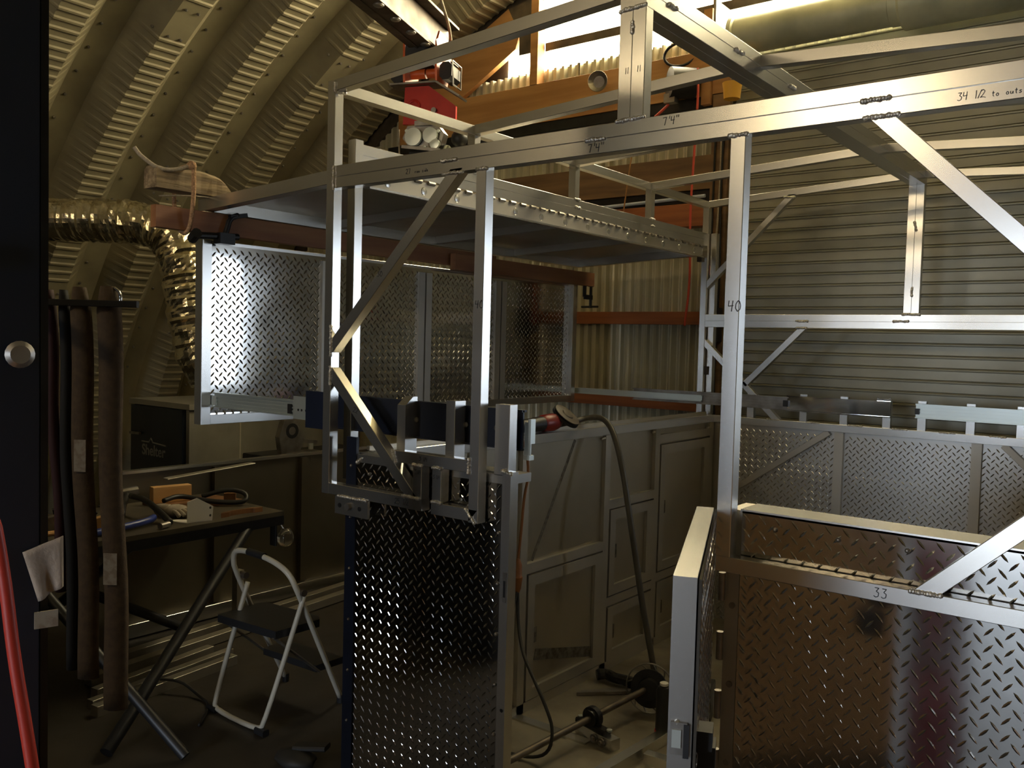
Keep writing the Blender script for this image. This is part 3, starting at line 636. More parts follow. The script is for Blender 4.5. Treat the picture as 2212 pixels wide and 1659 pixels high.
# ------------------------------------------------------------------ overhead monorail beam, trolley and hoist
BD = Vec((-.354, .935, 0)).normalized(); BS = Vec((BD.y, -BD.x, 0)); BO = Vec((-1.24, 1.78, 3.44))
def bl(s, t, z): return BO+BD*s+BS*t+Vec((0, 0, z))
ib = thing('crane_beam', 'dark steel I-beam running overhead under the arch, ending above the hoist', 'beam', bl(-2, 0, 0))
part('lower_flange', B().bar(bl(-5.2, 0, .008), bl(.30, 0, .008), .15, .016), 'steel_dark', ib); part('upper_flange', B().bar(bl(-5.2, 0, .232), bl(.30, 0, .232), .15, .016), 'steel_dark', ib)
part('web', B().bar(bl(-5.2, 0, .12), bl(.30, 0, .12), .012, .21), 'steel_dark', ib)
for s in (-4.6, -2.4, -.5):
    p0 = bl(s, 0, .24); part('hanger_rod', B().cyl(p0, Vec((p0.x, p0.y, arch_z(p0.x)+.02)), .012, 8), 'steel_dark', ib)
part('edge_strip', B().bar(bl(-5.2, -.02, -.004), bl(-.02, -.02, -.004), .012, .007), 'steel_dark', ib)
for k in range(9): part('clamp_bump', B().ball(bl(-.15-k*.2, .045, -.003), .03, .03, .012, 8, 5), 'steel', ib, smooth=True)
tr = thing('beam_trolley', 'orange steel trolley with black wheel guards riding on the crane beam end', 'trolley', bl(0, 0, -.2))
def tz(s, t, z): return bl(s, t, z)
def plate(name, poly, s, m, par, th=.012):   # polygon in the t-z plane of the beam
    o = bl(s, 0, 0); return part(name, B().prism(poly, o, BS, (0, 0, 1), BD*th), m, par)
def splate(name, poly, t, m, par, th=.012):  # polygon in the s-z plane
    o = bl(0, t, 0); return part(name, B().prism(poly, o, BD, (0, 0, 1), BS*th), m, par)
for t in (-.115, .085): splate('side_plate', [(-.09, -.19), (.07, -.19), (.11, -.10), (.11, .05), (.05, .10), (-.06, .10), (-.10, .03), (-.10, -.12)], t, 'orange', tr)
part('cross_pin', B().cyl(bl(0, -.10, -.12), bl(0, -.01, -.12), .028, 14), 'orange', tr, smooth='auto'); part('cross_pin', B().cyl(bl(0, .0, -.12), bl(0, .085, -.12), .028, 14), 'orange', tr, smooth='auto')
part('drive_box', B().bar(bl(-.11, -.02, -.03), bl(.10, -.02, -.03), .15, .12), 'black', tr)
for t in (-.165, .14): part('wheel_guard', B().bar(bl(-.07, t, -.13), bl(.07, t, -.13), .075, .10, ch=.02), 'black', tr)
part('guard_frame', B().path([bl(-.08, .185, -.08), bl(.06, .185, -.08), bl(.06, .185, -.21), bl(-.06, .185, -.21), bl(-.08, .185, -.08)], .005, 6), 'steel', tr)
part('bent_plate', B().bar(bl(-.03, -.20, -.195), bl(-.03, .09, -.195), .13, .012).bar(bl(-.03, .09, -.195), bl(-.03, .235, -.285), .13, .012), 'steel', tr)
part('warning_sticker', B().prism([(-.02, .03), (.03, .06), (.03, .0), (.01, -.02)], bl(-.103, 0, 0)+BS*.098, BD, (0, 0, 1), BS*.002), 'cream', tr)
plate('hanger_plate', [(-.12, -.205), (.03, -.205), (.20, -.33), (.20, -.42), (-.13, -.42)], -.05, 'red', tr, .02)
part('shackle_pin', B().cyl(bl(-.07, .07, -.35), bl(0, .07, -.35), .016, 10), 'steel', tr); part('eye_ring', B().path([bl(-.055, -.06+.035*math.cos(a), -.32+.035*math.sin(a)) for a in np.linspace(0, 2*PI, 13)], .008, 6), 'red', tr)
ho = thing('electric_hoist', 'small grey electric hoist with black motor hanging under the orange trolley', 'hoist', bl(0, 0, -.65))
part('gear_housing', B().prism([(-.10, -.43), (.09, -.43), (.13, -.48), (.11, -.55), (.02, -.575), (-.08, -.56), (-.13, -.50)], bl(-.05, 0, 0), BS, (0, 0, 1), BD*.07), 'steel', ho)
for t, z, r in ((-.05, -.50, .052), (.055, -.495, .045), (.085, -.545, .03)): part('pulley', B().lathe(bl(-.085, t, z), BD, [(0, .008), (.002, r), (.008, r), (.012, r*.8), (.016, r), (.022, r), (.024, .008)], 18), 'zinc', ho, smooth='auto')
for t, z in ((-.10, -.46), (.02, -.56), (.10, -.47)): part('bolt', B().cyl(bl(-.066, t, z), bl(-.045, t, z), .010, 6), 'zinc', ho)
part('cable_guide', B().bar(bl(-.08, -.12, -.555), bl(-.08, .12, -.585), .012, .02), 'steel', ho)
part('motor', B().cyl(bl(0, -.08, -.60), bl(0, .13, -.60), .065, 18), 'black', ho, smooth='auto'); part('end_cap', B().cyl(bl(0, .13, -.60), bl(0, .145, -.60), .06, 18), 'drum', ho); part('fan_cover', B().ball(bl(.02, .20, -.50), .05, n=12, m=8), 'black', ho, smooth=True)
part('hook_plate', B().bar(bl(-.04, -.05, -.42), bl(-.04, .10, -.42), .05, .03), 'steel', ho)
for t in (-.15, .04): part('lift_cable', B().cyl(bl(-.06, t, -.45), bl(-.07, t+.02, -.80), .005, 6), 'ropegrey', ho)
solo('beam_chain', B().path([bl(-.25, .10, .50), bl(-.2, .11, .36), bl(-.1, .12, .24), bl(.02, .12, .15), bl(.1, .10, .10)], .009, 6, sm=2), 'ropegrey', 'light cable sagging from the arch to the crane beam end above the hoist', 'cable', smooth=True)

# ------------------------------------------------------------------ things on and by the back wall
solo('clamp_lamp', B().lathe((-1.01, 3.30, 3.60), (.25, -1, -.1), [(0, .012), (.02, .03), (.05, .05), (.09, .072), (.092, .07), (.06, .04)], 20), 'steel', 'small round reflector lamp clipped to the orange header beam behind the ridge post', 'lamp', smooth='auto')
mo = thing('door_opener', 'black motor with cables mounted beside the roll-up door head', 'motor', (-.40, 3.25, 3.30))
part('housing', B().cyl((-.42, 3.20, 3.49), (-.30, 3.32, 3.49), .10, 18), 'black', mo, smooth='auto'); part('mount', B().box(-.24, -.18, 3.30, 3.36, 3.34, 3.95), 'wood', mo); part('connector', B().box(-.46, -.38, 3.2, 3.26, 3.36, 3.42), 'steel', mo)
solo('cable_coil', B().path([(-.42+.11*math.cos(a), 3.28+.012*a, 3.70+.07*math.sin(a)) for a in np.linspace(-.3, 7, 26)], .010, 6), 'blackmetal', 'black coil of cable hung on the header beam above the black door motor', 'cable', smooth=True)
solo('red_cable', B().path([(-.44, 3.24, 3.36), (-.62, 3.22, 3.22), (-.85, 3.2, 3.12), (-1.2, 3.2, 3.02)], .009, 6, sm=2), 'redcord', 'thin red cable running down left from the black door motor', 'cable', smooth=True)
solo('red_cable', B().path([(-.24, 3.24, 3.56), (-.22, 3.22, 3.40), (-.235, 3.22, 3.0), (-.25, 3.22, 2.6), (-.24, 3.24, 2.2), (-.26, 3.22, 1.9)], .008, 6, sm=2), 'redcord', 'red cord hanging down beside the wooden door jamb', 'cord', smooth=True)
solo('hanging_cord', B().path([(-.70, 3.30, 3.30), (-.72, 3.25, 3.05), (-.76, 3.25, 2.75), (-.78, 3.25, 2.56)], .005, 6, sm=1), 'wood', 'thin brown pull cord hanging in front of the brown purlin', 'cord', smooth=True)
for i, (x, dx) in enumerate(((-.135, .0), (-.10, .015), (-.075, -.01))):
    solo('jamb_cable', B().path([(x, 3.32, 3.3), (x+dx, 3.31, 2.8), (x-dx, 3.31, 2.2), (x+dx, 3.31, 1.6), (x, 3.32, 1.3)], .007, 6, sm=2), ['blackmetal', 'ropegrey', 'blackmetal'][i], ['black cable stapled at the left edge of the door jamb', 'pale cable running down the middle of the door jamb', 'black cable at the right edge of the door jamb'][i], 'cable', smooth=True)
solo('switch_box', B().bar((-.10, 3.30, 1.80), (-.10, 3.30, 2.02), .10, .09, up=(0, 1, 0), ch=.008), 'black', 'black switch box on the door jamb beside the far frame beam', 'box')
solo('pipe_cap', B().lathe((.03, 3.18, 3.31), (0, 0, 1), [(0, .05), (.06, .055), (.10, .062), (.10, .05)], 16), 'yellow', 'small tan cup under the roll-up door barrel', 'cup', smooth='auto')
solo('wire_spool', B().lathe((-.15, 3.25, 2.26), (1, 0, 0), [(0, .01), (.0, .03), (.05, .03), (.05, .01)], 14), 'red', 'small red fitting sticking out of the corrugated wall beside the jamb', 'fitting')
solo('padlock', B().bar((.08, 2.86, 1.60), (.08, 2.86, 1.65), .03, .02, up=(0, 1, 0), ch=.006), 'steel_dark', 'small brown tag hanging beside the far corner post', 'tag')

# ------------------------------------------------------------------ left background: furnace, duct, standing sheet
st = thing('furnace', 'grey wood furnace with a dark navy front door bearing pale lettering', 'furnace', (-3.85, 2.3, 0))
part('body', B().bar((-3.82, 1.62, .60), (-3.82, 3.2, .60), .78, 1.20, ch=.01), 'greywall', st); part('hood', B().box(-4.25, -3.40, 1.60, 3.2, 1.205, 1.245), 'greywall', st)
part('front_door', B().box(-4.19, -3.47, 1.585, 1.618, .15, 1.20), 'navy_dark', st)
part('door_handle', B().bar((-4.17, 1.57, .98), (-4.02, 1.565, .985), .02, .02), 'steel', st)
part('mountain_logo', B().path([(-4.02, 1.583, .925), (-3.92, 1.583, .925), (-3.89, 1.583, .955), (-3.86, 1.583, .925), (-3.68, 1.583, .915)], .006, 6), 'sign', st)
def sign(txt, o, size, par, m='white'):
    cu = bpy.data.curves.new('lettering', 'FONT'); cu.body = txt; cu.size = size; cu.extrude = .001; cu.offset = size*.02
    ob = bpy.data.objects.new('lettering', cu); COL.objects.link(ob)
    dg = bpy.context.evaluated_depsgraph_get(); me = bpy.data.meshes.new_from_object(ob.evaluated_get(dg)); bpy.data.objects.remove(ob)
    me.materials.clear(); me.materials.append(M[m]); o2 = bpy.data.objects.new('lettering', me); COL.objects.link(o2); o2.parent = par
    o2.location = Vec(o)-OFF[par.name]; o2.rotation_euler = (PI/2, 0, 0); o2['label'] = 'pale grey serif lettering on the door'; OFF[o2.name] = OFF[par.name]
sign('Shelter', (-4.02, 1.583, .825), .115, st, 'sign'); part('small_badge', B().box(-3.92, -3.78, 1.582, 1.585, .66, .685), 'sign', st)
part('seam', B().box(-3.432, -3.426, 2.05, 2.062, .05, 1.2), 'cream', st)
# insulated foil duct, crumpled along the rings
random.seed(11)
def duct(pts, r):
    pts = [Vec(p) for p in pts]
    for _ in range(3):
        q = [pts[0]]
        for i in range(len(pts)-1): q += [pts[i].lerp(pts[i+1], .25), pts[i].lerp(pts[i+1], .75)]
        pts = q+[pts[-1]]
    ln = [0]
    for a, c in zip(pts, pts[1:]): ln.append(ln[-1]+(c-a).length)
    N = int(ln[-1]/.018); out = []
    for k in range(N+1):
        s = ln[-1]*k/N; i = max(j for j in range(len(ln)) if ln[j] <= s+1e-9); i = min(i, len(pts)-2)
        out.append(pts[i].lerp(pts[i+1], (s-ln[i])/(ln[i+1]-ln[i])))
    v = []; f = []; n = 30; u = None; wr = [random.uniform(-1, 1) for _ in range(N+1)]
    for i, p in enumerate(out):
        t = (out[min(i+1, N)]-out[max(i-1, 0)]).normalized(); frac = i/N
        u = t.orthogonal().normalized() if u is None else (u-t*u.dot(t)).normalized()
        w = t.cross(u); am = .006+.042*max(0, min(1, (frac-.33)/.25))
        for k in range(n):
            a = k*2*PI/n
            R = r*(1+am*wr[i]+am*.9*math.sin(a*3+i*.9)*math.sin(i*.37)+am*.6*random.uniform(-1, 1))
            v.append(p+(u*math.cos(a)+w*math.sin(a))*R)
    for i in range(N):
        for k in range(n): f.append((i*n+k, i*n+(k+1) % n, i*n+n+(k+1) % n, i*n+n+k))
    b = B(); b.v = [tuple(q) for q in v]; b.f = f; return b
solo('foil_duct', duct([(-4.3, -.05, 2.45), (-3.4, .60, 2.462), (-2.95, .95, 2.47), (-2.78, 1.08, 2.40), (-2.70, 1.11, 2.18), (-2.66, 1.13, 1.9), (-2.62, 1.17, 1.62), (-2.60, 1.25, 1.50)], .135), 'foil', 'crinkled silver foil insulated duct bending down behind the pushed-out wall', 'duct')
sh_ = thing('standing_panel', 'large aluminium sheet panel with bright top flange standing on edge behind the work table', 'panel', (-2.38, 1.9, 0))
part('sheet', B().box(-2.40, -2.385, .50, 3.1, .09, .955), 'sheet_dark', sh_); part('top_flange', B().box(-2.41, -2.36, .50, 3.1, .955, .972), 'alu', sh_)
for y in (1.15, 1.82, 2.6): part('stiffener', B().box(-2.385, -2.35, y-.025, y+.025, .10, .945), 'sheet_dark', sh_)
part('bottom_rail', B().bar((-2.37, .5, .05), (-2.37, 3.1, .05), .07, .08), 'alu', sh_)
ht = thing('hitch_coupler', 'rusty steel hitch coupler resting on a dark crate behind the standing panel', 'coupler', (-2.72, 2.0, .86))
part('socket', B().prism([(-.10, 0), (.06, 0), (.10, .10), (.02, .24), (-.08, .24), (-.12, .12)], (-2.72, 1.97, .93), (0, 1, 0), (0, 0, 1), (.05, 0, 0)), 'steel', ht); part('eye', B().lathe((-2.675, 1.96, 1.09), (1, 0, 0), [(0, .055), (.006, .055), (.006, .03), (.0, .03)], 16), 'black', ht)
part('base_plate', B().box(-2.76, -2.66, 1.9, 2.2, .90, .935), 'steel', ht); part('latch', B().bar((-2.70, 2.03, 1.02), (-2.70, 2.20, .99), .03, .03), 'steel', ht); part('pin', B().cyl((-2.66, 2.12, .95), (-2.66, 2.12, .99), .018, 10), 'zinc', ht)
solo('crate', B().bar((-2.85, 1.85, .45), (-2.85, 2.75, .45), .5, .9, ch=.01), 'blackmetal', 'dark metal crate behind the standing aluminium panel', 'crate')
for i in range(4): solo('steel_rod', B().cyl((-2.63+.0*i, 2.26+.03*i, .90), (-2.68, 2.22+.03*i, 1.22), .005, 6), 'steel', 'thin steel rod on the dark crate, '+['nearest the hitch coupler', 'second from the hitch coupler', 'third from the hitch coupler', 'farthest from the hitch coupler'][i], 'rod', group='thin rods on the dark crate')

# ------------------------------------------------------------------ work table and what lies on it
tb_ = thing('work_table', 'low steel-topped work table with crossed black pipe legs, cluttered with tools', 'table', (-1.95, .3, 0))
part('table_top', B().box(-2.30, -1.53, -.75, 1.02, .775, .80), 'tabletop', tb_)
for a in ((-1.56, -1.53, -.75, 1.02, .725, .776), (-2.30, -2.27, -.75, 1.02, .725, .776), (-2.27, -1.56, .99, 1.02, .725, .776)): part('edge_angle', B().box(*a), 'blackmetal', tb_)
part('leg', B().cyl((-1.58, .85, .76), (-1.06, -.22, .03), .028, 12), 'black', tb_, smooth='auto'); part('leg', B().cyl((-1.58, -.35, .76), (-.80, -.02, .025), .024, 12), 'black', tb_, smooth='auto')
part('leg', B().cyl((-2.25, .85, .76), (-2.2, -.4, .03), .028, 12), 'black', tb_, smooth='auto'); part('leg', B().cyl((-2.25, -.4, .76), (-2.2, .85, .03), .028, 12), 'black', tb_, smooth='auto')
part('hanging_bracket', B().bar((-1.60, 1.005, .60), (-1.60, 1.005, .74), .05, .012, up=(0, 1, 0)), 'black', tb_)
TZ = .80
solo('wood_block', B().bar((-2.16, .60, TZ+.058), (-2.12, .81, TZ+.058), .06, .09, ch=.002), 'pine', 'pale offcut block of pine standing on the work table', 'wood block')
solo('plywood_offcut', B().prism([(0, 0), (.42, .05), (.46, .32), (.02, .30)], (-2.22, .58, TZ), (0, 1, 0), (1, 0, 0), (0, 0, .012)), 'tablewood', 'thin brown plywood offcut under the pine block on the table', 'plywood')
solo('small_block', B().bar((-1.96, .93, TZ+.036), (-1.92, .98, TZ+.036), .05, .045), 'tablewood', 'tiny brown wood block inside the dark strap loop on the table', 'wood block')
random.seed(5)
b = B()
for i in range(9):
    a = i*.7; r = .02+.012*i; b.path([(-1.86+r*math.cos(a)*.6, .62+r*math.sin(a), TZ+.03+.05*math.exp(-i*.25)), (-1.86+r*math.cos(a+.8), .60+r*math.sin(a+.8)*.9, TZ+.03), (-1.85+r*math.cos(a+1.6), .64+r*math.sin(a+1.7), TZ+.022)], .02, 8, sm=2, jit=.12)
gl = thing('work_glove', 'crumpled pale leather work glove on the table beside the metal angle', 'glove', (-1.8, .53, TZ))
part('palm', B().ball((-1.80, .53, TZ+.032), .045, .065, .032, 16, 10, jit=.07), 'glove', gl, smooth=True)
for i in range(4): part('finger', B().path([(-1.775, .50+.022*i, TZ+.034), (-1.74, .495+.026*i, TZ+.036), (-1.715, .50+.03*i, TZ+.016)], .011, 8, sm=2, jit=.05), 'glove', gl, smooth=True)
part('thumb', B().path([(-1.80, .585, TZ+.032), (-1.77, .62, TZ+.03), (-1.74, .63, TZ+.014)], .012, 8, sm=2, jit=.05), 'glove', gl, smooth=True); part('cuff', B().path([(-1.825, .51, TZ+.036), (-1.86, .485, TZ+.04), (-1.885, .47, TZ+.032)], .028, 12, sm=2, jit=.06), 'glove', gl, smooth=True)
ma = thing('metal_angle', 'pale bent sheet metal angle with two holes standing near the table edge', 'angle bracket', (-1.6, .52, TZ))
part('upright', B().prism([(0, 0), (.13, .0), (.135, .075), (.05, .125), (0, .11)], (-1.60, .475, TZ), (.18, .98, 0), (0, 0, 1), (-.004, 0, 0)), 'white', ma); part('base', B().prism([(0, 0), (.13, 0), (.05, .12), (.0, .13)], (-1.60, .475, TZ), (.18, .98, 0), (-.98, -.35, 0), (0, 0, .004)), 'white', ma)
for z in (.03, .07): part('hole', B().cyl((-1.576, .588, TZ+z), (-1.572, .590, TZ+z), .006, 10), 'black', ma)
solo('steel_strip', B().bar((-2.22, .72, TZ+.13), (-2.18, 1.28, TZ+.175), .06, .006), 'alu_dull', 'grey sheet metal strip propped over the far side of the table', 'metal strip')
solo('strap_loop', B().path([(-1.98, .80, TZ+.05), (-1.90, .90, TZ+.09), (-1.84, .99, TZ+.07), (-1.80, .97, TZ+.025), (-1.84, .90, TZ+.02), (-1.95, .80, TZ+.03), (-2.05, .70, TZ+.06), (-2.0, .58, TZ+.05)], .014, 8, sm=2), 'black', 'black rubber strap looping over the work table', 'strap', smooth=True)
b = B(); n = 10
for i in range(n):
    a = PI*i/(n-1)
    for r in (.13, .08):
        for z in (TZ, TZ+.025): b.v.append((-1.60-.035*math.sin(a)*(r/.13), .80-math.cos(a)*r, z))
for i in range(n-1):
    for p_, q_ in ((0, 1), (1, 3), (3, 2), (2, 0)): b.f.append((i*4+p_, i*4+q_, i*4+4+q_, i*4+4+p_))
b.f += [(0, 1, 3, 2), tuple((n-1)*4+k for k in (0, 2, 3, 1))]
solo('curved_block', b, 'tablewood', 'half-round brown wooden block on the front edge of the table', 'wood block')
hm = thing('hammer', 'dark hammer with a grey head lying at the back of the table', 'hammer', (-2.1, .6, TZ))
part('head', B().bar((-2.22, .42, TZ+.075), (-2.20, .54, TZ+.085), .05, .05, ch=.012), 'steel', hm); part('handle', B().path([(-2.2, .48, TZ+.07), (-2.05, .38, TZ+.05), (-1.88, .28, TZ+.03)], .016, 8, sm=1), 'black', hm, smooth=True)
solo('clamp_tool', B().path([(-2.05, .42, TZ+.09), (-1.90, .42, TZ+.09), (-1.70, .40, TZ+.04), (-1.60, .38, TZ+.02)], .016, 8, sm=1), 'blackmetal', 'long dark bar tool lying across the table toward its front edge', 'tool', smooth=True)
solo('blue_handle_tool', B().path([(-1.62, -.05, TZ+.018), (-1.63, .12, TZ+.022), (-1.66, .30, TZ+.03), (-1.72, .36, TZ+.03)], .018, 8, sm=2), 'blueplastic', 'blue handled tool lying along the front edge of the table', 'tool', smooth=True)
solo('brass_fitting', B().lathe((-1.58, .36, TZ+.017), (.3, -.9, 0), [(0, .010), (.0, .016), (.06, .016), (.06, .010)], 10), 'steel', 'short pale metal tip at the end of the dark bar tool', 'fitting', smooth='auto')
solo('wood_rod', B().cyl((-1.80, -.6, TZ+.012), (-1.78, .16, TZ+.012), .012, 8), 'pine', 'long pale wooden rod lying along the table between the straps', 'rod')
random.seed(21)
for i, (x, y, m, l) in enumerate([(-1.9, -.1, 'steel', 'grey steel clamp body lying on the table behind the brown slings'), (-2.05, .12, 'blackmetal', 'black pliers shape lying on the table behind the brown slings'), (-1.95, -.4, 'steel_dark', 'rust brown steel offcut on the table near the pale wood wedge'), (-1.75, .08, 'pine', 'small pale wood wedge on the table behind the brown slings')]):
    solo(['spring_clamp', 'pliers', 'steel_offcut', 'wood_wedge'][i], B().prism([(-.09, 0), (.08, 0), (.11, .03), (.05, .07), (-.03, .05), (-.10, .06)], (x, y, TZ), (.4, .9, 0), (0, 0, 1), (-.05, .02, 0)), m, l, ['clamp', 'pliers', 'offcut', 'wedge'][i])
bu = thing('glass_jar', 'small clear glass jar lamp hanging at the table corner', 'jar', (-1.54, 1.0, .60))
part('globe', B().lathe((-1.54, 1.04, .60), (0, 0, 1), [(0, .012), (.006, .03), (.03, .046), (.06, .046), (.085, .034), (.10, .022)], 18), 'glass', bu, smooth=True); part('wire_bail', B().path([(-1.555, 1.04, .69), (-1.57, 1.03, .72), (-1.60, 1.02, .735)], .004, 6), 'steel', bu)

# ------------------------------------------------------------------ step stool, bars on the floor
so = thing('step_stool', 'folding two-step stool with cream tube frame and black treads', 'stool', (-.97, .55, 0))
yb, yf = .80, .34
for x, m in ((-1.16, -1), (-.76, 1)): pass
part('front_frame', B().path([(-1.20, .79, .02), (-1.10, .41, .66), (-1.09, .395, .74), (-1.05, .39, .775), (-.90, .39, .777), (-.78, .39, .765), (-.69, .40, .73), (-.655, .42, .66), (-.79, .80, .02)], .0125, 10, sm=2), 'cream', so, smooth=True)
part('grip', B().cyl((-.965, .39, .778), (-.85, .39, .774), .017, 12), 'black', so, smooth='auto')
part('rear_frame', B().path([(-1.08, .47, .60), (-1.15, .345, .05), (-1.13, .337, .014), (-.80, .335, .014), (-.77, .345, .05), (-.665, .47, .62)], .0115, 10, sm=2), 'cream', so, smooth=True)
for x, y in ((-1.15, .34), (-.775, .335)): part('foot', B().bar((x-.035, y, .015), (x+.03, y, .015), .034, .03, ch=.006), 'black', so)
for x, y in ((-1.20, .79), (-.79, .80)): part('foot', B().cyl((x, y, 0), (x, y, .04), .018, 10), 'black', so)
part('top_tread', B().prism([(-1.11, .33), (-.72, .36), (-.715, .60), (-.76, .63), (-1.10, .60), (-1.13, .56)], (0, 0, .435), (1, 0, 0), (0, 1, 0), (0, 0, .035)), 'black', so)
part('lower_tread', B().prism([(-1.13, .60), (-.76, .62), (-.755, .78), (-1.15, .75)], (0, 0, .205), (1, 0, 0), (0, 1, 0), (0, 0, .032)), 'black', so)
for x in (-1.09, -.665): part('pivot', B().cyl((x-.02, .455, .635), (x+.02, .455, .635), .016, 10), 'steel_dark', so)
for x in (-1.135, -.735): part('strut', B().cyl((x, .36, .44), (x, .62, .215), .007, 8), 'steel', so)
for i, (a, c, w, l) in enumerate([((-1.50, -.05, .025), (-1.60, .76, .025), .05, 'nearest of the aluminium bars stacked on the floor under the table'), ((-1.60, -.02, .02), (-1.72, .82, .02), .045, 'second aluminium bar from the stool side on the floor under the table'), ((-1.70, .05, .022), (-1.82, .76, .022), .05, 'third aluminium bar on the floor under the table'), ((-1.86, .1, .03), (-2.10, 2.2, .03), .06, 'long aluminium bar on the floor running past the stool toward the back'), ((-2.02, .15, .03), (-2.24, 2.25, .03), .06, 'long aluminium bar on the floor right against the standing panel')]):
    solo('aluminium_bar', B().bar(a, c, w, .05 if i != 1 else .04), 'alu_dull', l, 'metal bar', group='aluminium bars on the floor')
solo('floor_cord', B().path([(-1.55, .3, .06), (-1.45, .36, .06), (-1.33, .38, .01), (-1.2, .36, .01), (-1.05, .2, .008)], .007, 6, sm=2), 'rubber', 'thin dark cord curling off the bars toward the stool', 'cord', smooth=True)
solo('aluminium_post', B().bar((-2.06, 1.10, .055), (-2.06, 1.10, .36), .05, .05, up=(0, 1, 0)), 'alu_dull', 'short aluminium post standing on the long bar beside the standing panel', 'post')
bo = thing('rubber_block', 'dark lump of folded rubber on the floor near the front panel', 'rubber', (-.43, .25, 0))
part('base', B().ball((-.43, .25, .035), .10, .07, .035, 14, 8, jit=.1), 'rubber', bo, smooth=True); part('flap', B().bar((-.46, .27, .07), (-.33, .33, .085), .06, .02, ch=.006), 'rubber', bo)

# ------------------------------------------------------------------ left foreground: cabinet, slings, hose, rag
cb = thing('tool_cabinet', 'dark navy steel cabinet filling the left edge of the picture', 'cabinet', (.55, -1.75, 0))
cA = Vec((.955, -1.362, 0)); cdv = Vec((-.246, -.967, 0)).normalized(); cn = Vec((-cdv.y, cdv.x, 0))   # face runs left from the visible edge, cn points toward camera
if cn.dot(CAM-cA) < 0: cn = -cn
def cbx(s0, s1, t0, t1, z0, z1):
    v = [(*(cA+cdv*s+cn*t).xy, z) for s in (s0, s1) for t in (t0, t1) for z in (z0, z1)]
    return B().add(v, [(0, 1, 3, 2), (4, 6, 7, 5), (0, 4, 5, 1), (2, 3, 7, 6), (0, 2, 6, 4), (1, 5, 7, 3)])
part('body', cbx(0, .75, -.55, 0, 0, 2.75), 'navy_dark', cb); part('door', cbx(.015, .74, .001, .018, 1.25, 2.72), 'navy_dark', cb)
for z in (.05, .36, .67, .98): dd = part('drawer', cbx(.015, .74, .001, .016, z, z+.29), 'navy_dark', cb); part('handle', cbx(.2, .5, .016, .03, z+.22, z+.25), 'black', dd)
part('edge_trim', cbx(0, .011, .001, .006, 0, 2.74), 'blackmetal', cb)
k0 = cA+cdv*.045+cn*.018+Vec((0, 0, 1.722)); part('knob', B().lathe(k0, cn, [(0, .012), (.01, .010), (.014, .019), (.022, .021), (.027, .014), (.026, .004)], 18), 'steel', cb, smooth='auto')
k1 = cA+cdv*.10+cn*.018+Vec((0, 0, 1.87)); part('knob', B().lathe(k1, cn, [(0, .012), (.01, .010), (.014, .019), (.022, .021), (.027, .014)], 18), 'steel', cb, smooth='auto')
rg = B(); nx, nz = 9, 10; r0 = cA+cn*.035
for j in range(nz):
    for i in range(nx):
        u_, v_ = i/(nx-1), j/(nz-1); sx = -.02+.055*u_+.012*v_*(u_ < .5)
        s_ = -.018+(.058-.022*v_)*(1-u_)
        z = 1.432-.012*u_*0-.095*v_+(.015 if False else 0)-.02*(1-u_)*(1-v_)+.02*(u_-.3)*v_
        P_ = cA+cdv*s_+cn*(.03+.006*math.sin(u_*9)*v_); rg.v.append((P_.x, P_.y, z))
for j in range(nz-1):
    for i in range(nx-1): rg.f.append((j*nx+i, j*nx+i+1, (j+1)*nx+i+1, (j+1)*nx+i))
o = solo('shop_rag', rg, 'rag', 'pale shop rag hanging from the edge of the dark cabinet', 'rag', smooth=True); md = o.modifiers.new('s', 'SOLIDIFY'); md.thickness = .003
solo('paper_tag', cbx(-.012, .022, .02, .023, 1.285, 1.312), 'labelpaper', 'small paper tag stuck on the cabinet edge below the rag', 'tag')
solo('red_hose', B().path([(1.02, -1.66, 1.80), (1.07, -1.58, 1.65), (1.122, -1.512, 1.53), (1.140, -1.501, 1.421), (1.156, -1.496, 1.314), (1.172, -1.488, 1.226), (1.19, -1.48, 1.12), (1.22, -1.47, .8), (1.26, -1.45, .3), (1.3, -1.42, .02)], .0085, 10, sm=2), 'redhose', 'bright red air hose hanging in front of the dark cabinet', 'hose', smooth=True)
part('hanger_arm', B().bar((.44, -1.22, 1.83), (.06, -1.06, 1.83), .03, .03), 'blackmetal', cb); part('hanger_arm', B().bar((.06, -1.075, 1.83), (.33, -.865, 1.83), .016, .016), 'blackmetal', cb)
def sling(x, y, top, bot, w, th, m, label, tag=None, drift=0):
    t = thing('lifting_sling', label, 'sling', (x, y, bot), 'slings hanging by the cabinet')
    d = Vec((.79, .61, 0)); n_ = Vec((.61, -.79, 0)); c = Vec((x, y, 0)); N = 22; b = B(); K = 10
    for i in range(N+1):
        f_ = i/N; z = top+(bot-top)*f_; ww = w*(1+.03*math.sin(f_*7+x*30)); cc = c+d*(drift*f_+.004*math.sin(f_*11))
        if i == 0: ww *= .55
        for k in range(K):
            a = 2*PI*k/K; P_ = cc+d*(math.cos(a)*ww/2)+n_*(math.sin(a)*th/2); b.v.append((P_.x, P_.y, z+(.012 if i == 0 else 0)))
    for i in range(N):
        for k in range(K): b.f.append((i*K+k, i*K+(k+1) % K, i*K+K+(k+1) % K, i*K+K+k))
    b.f += [tuple(range(K)), tuple(range(N*K, N*K+K))]
    part('strap', b, m, t, smooth=True)
    if tag:
        P_ = c+d*(drift*(top-tag)/(top-bot))+n_*(th/2+.003)
        part('sewn_label', B().bar(P_+Vec((0, 0, tag-.04)), P_+Vec((0, 0, tag+.04)), w*.55, .002, up=n_), 'labelpaper', t)
sling(.247, -.898, 1.862, .80, .062, .04, 'sling', 'widest brown lifting sling with a sewn paper label low down, hanging right of the cabinet', 1.165, .03)
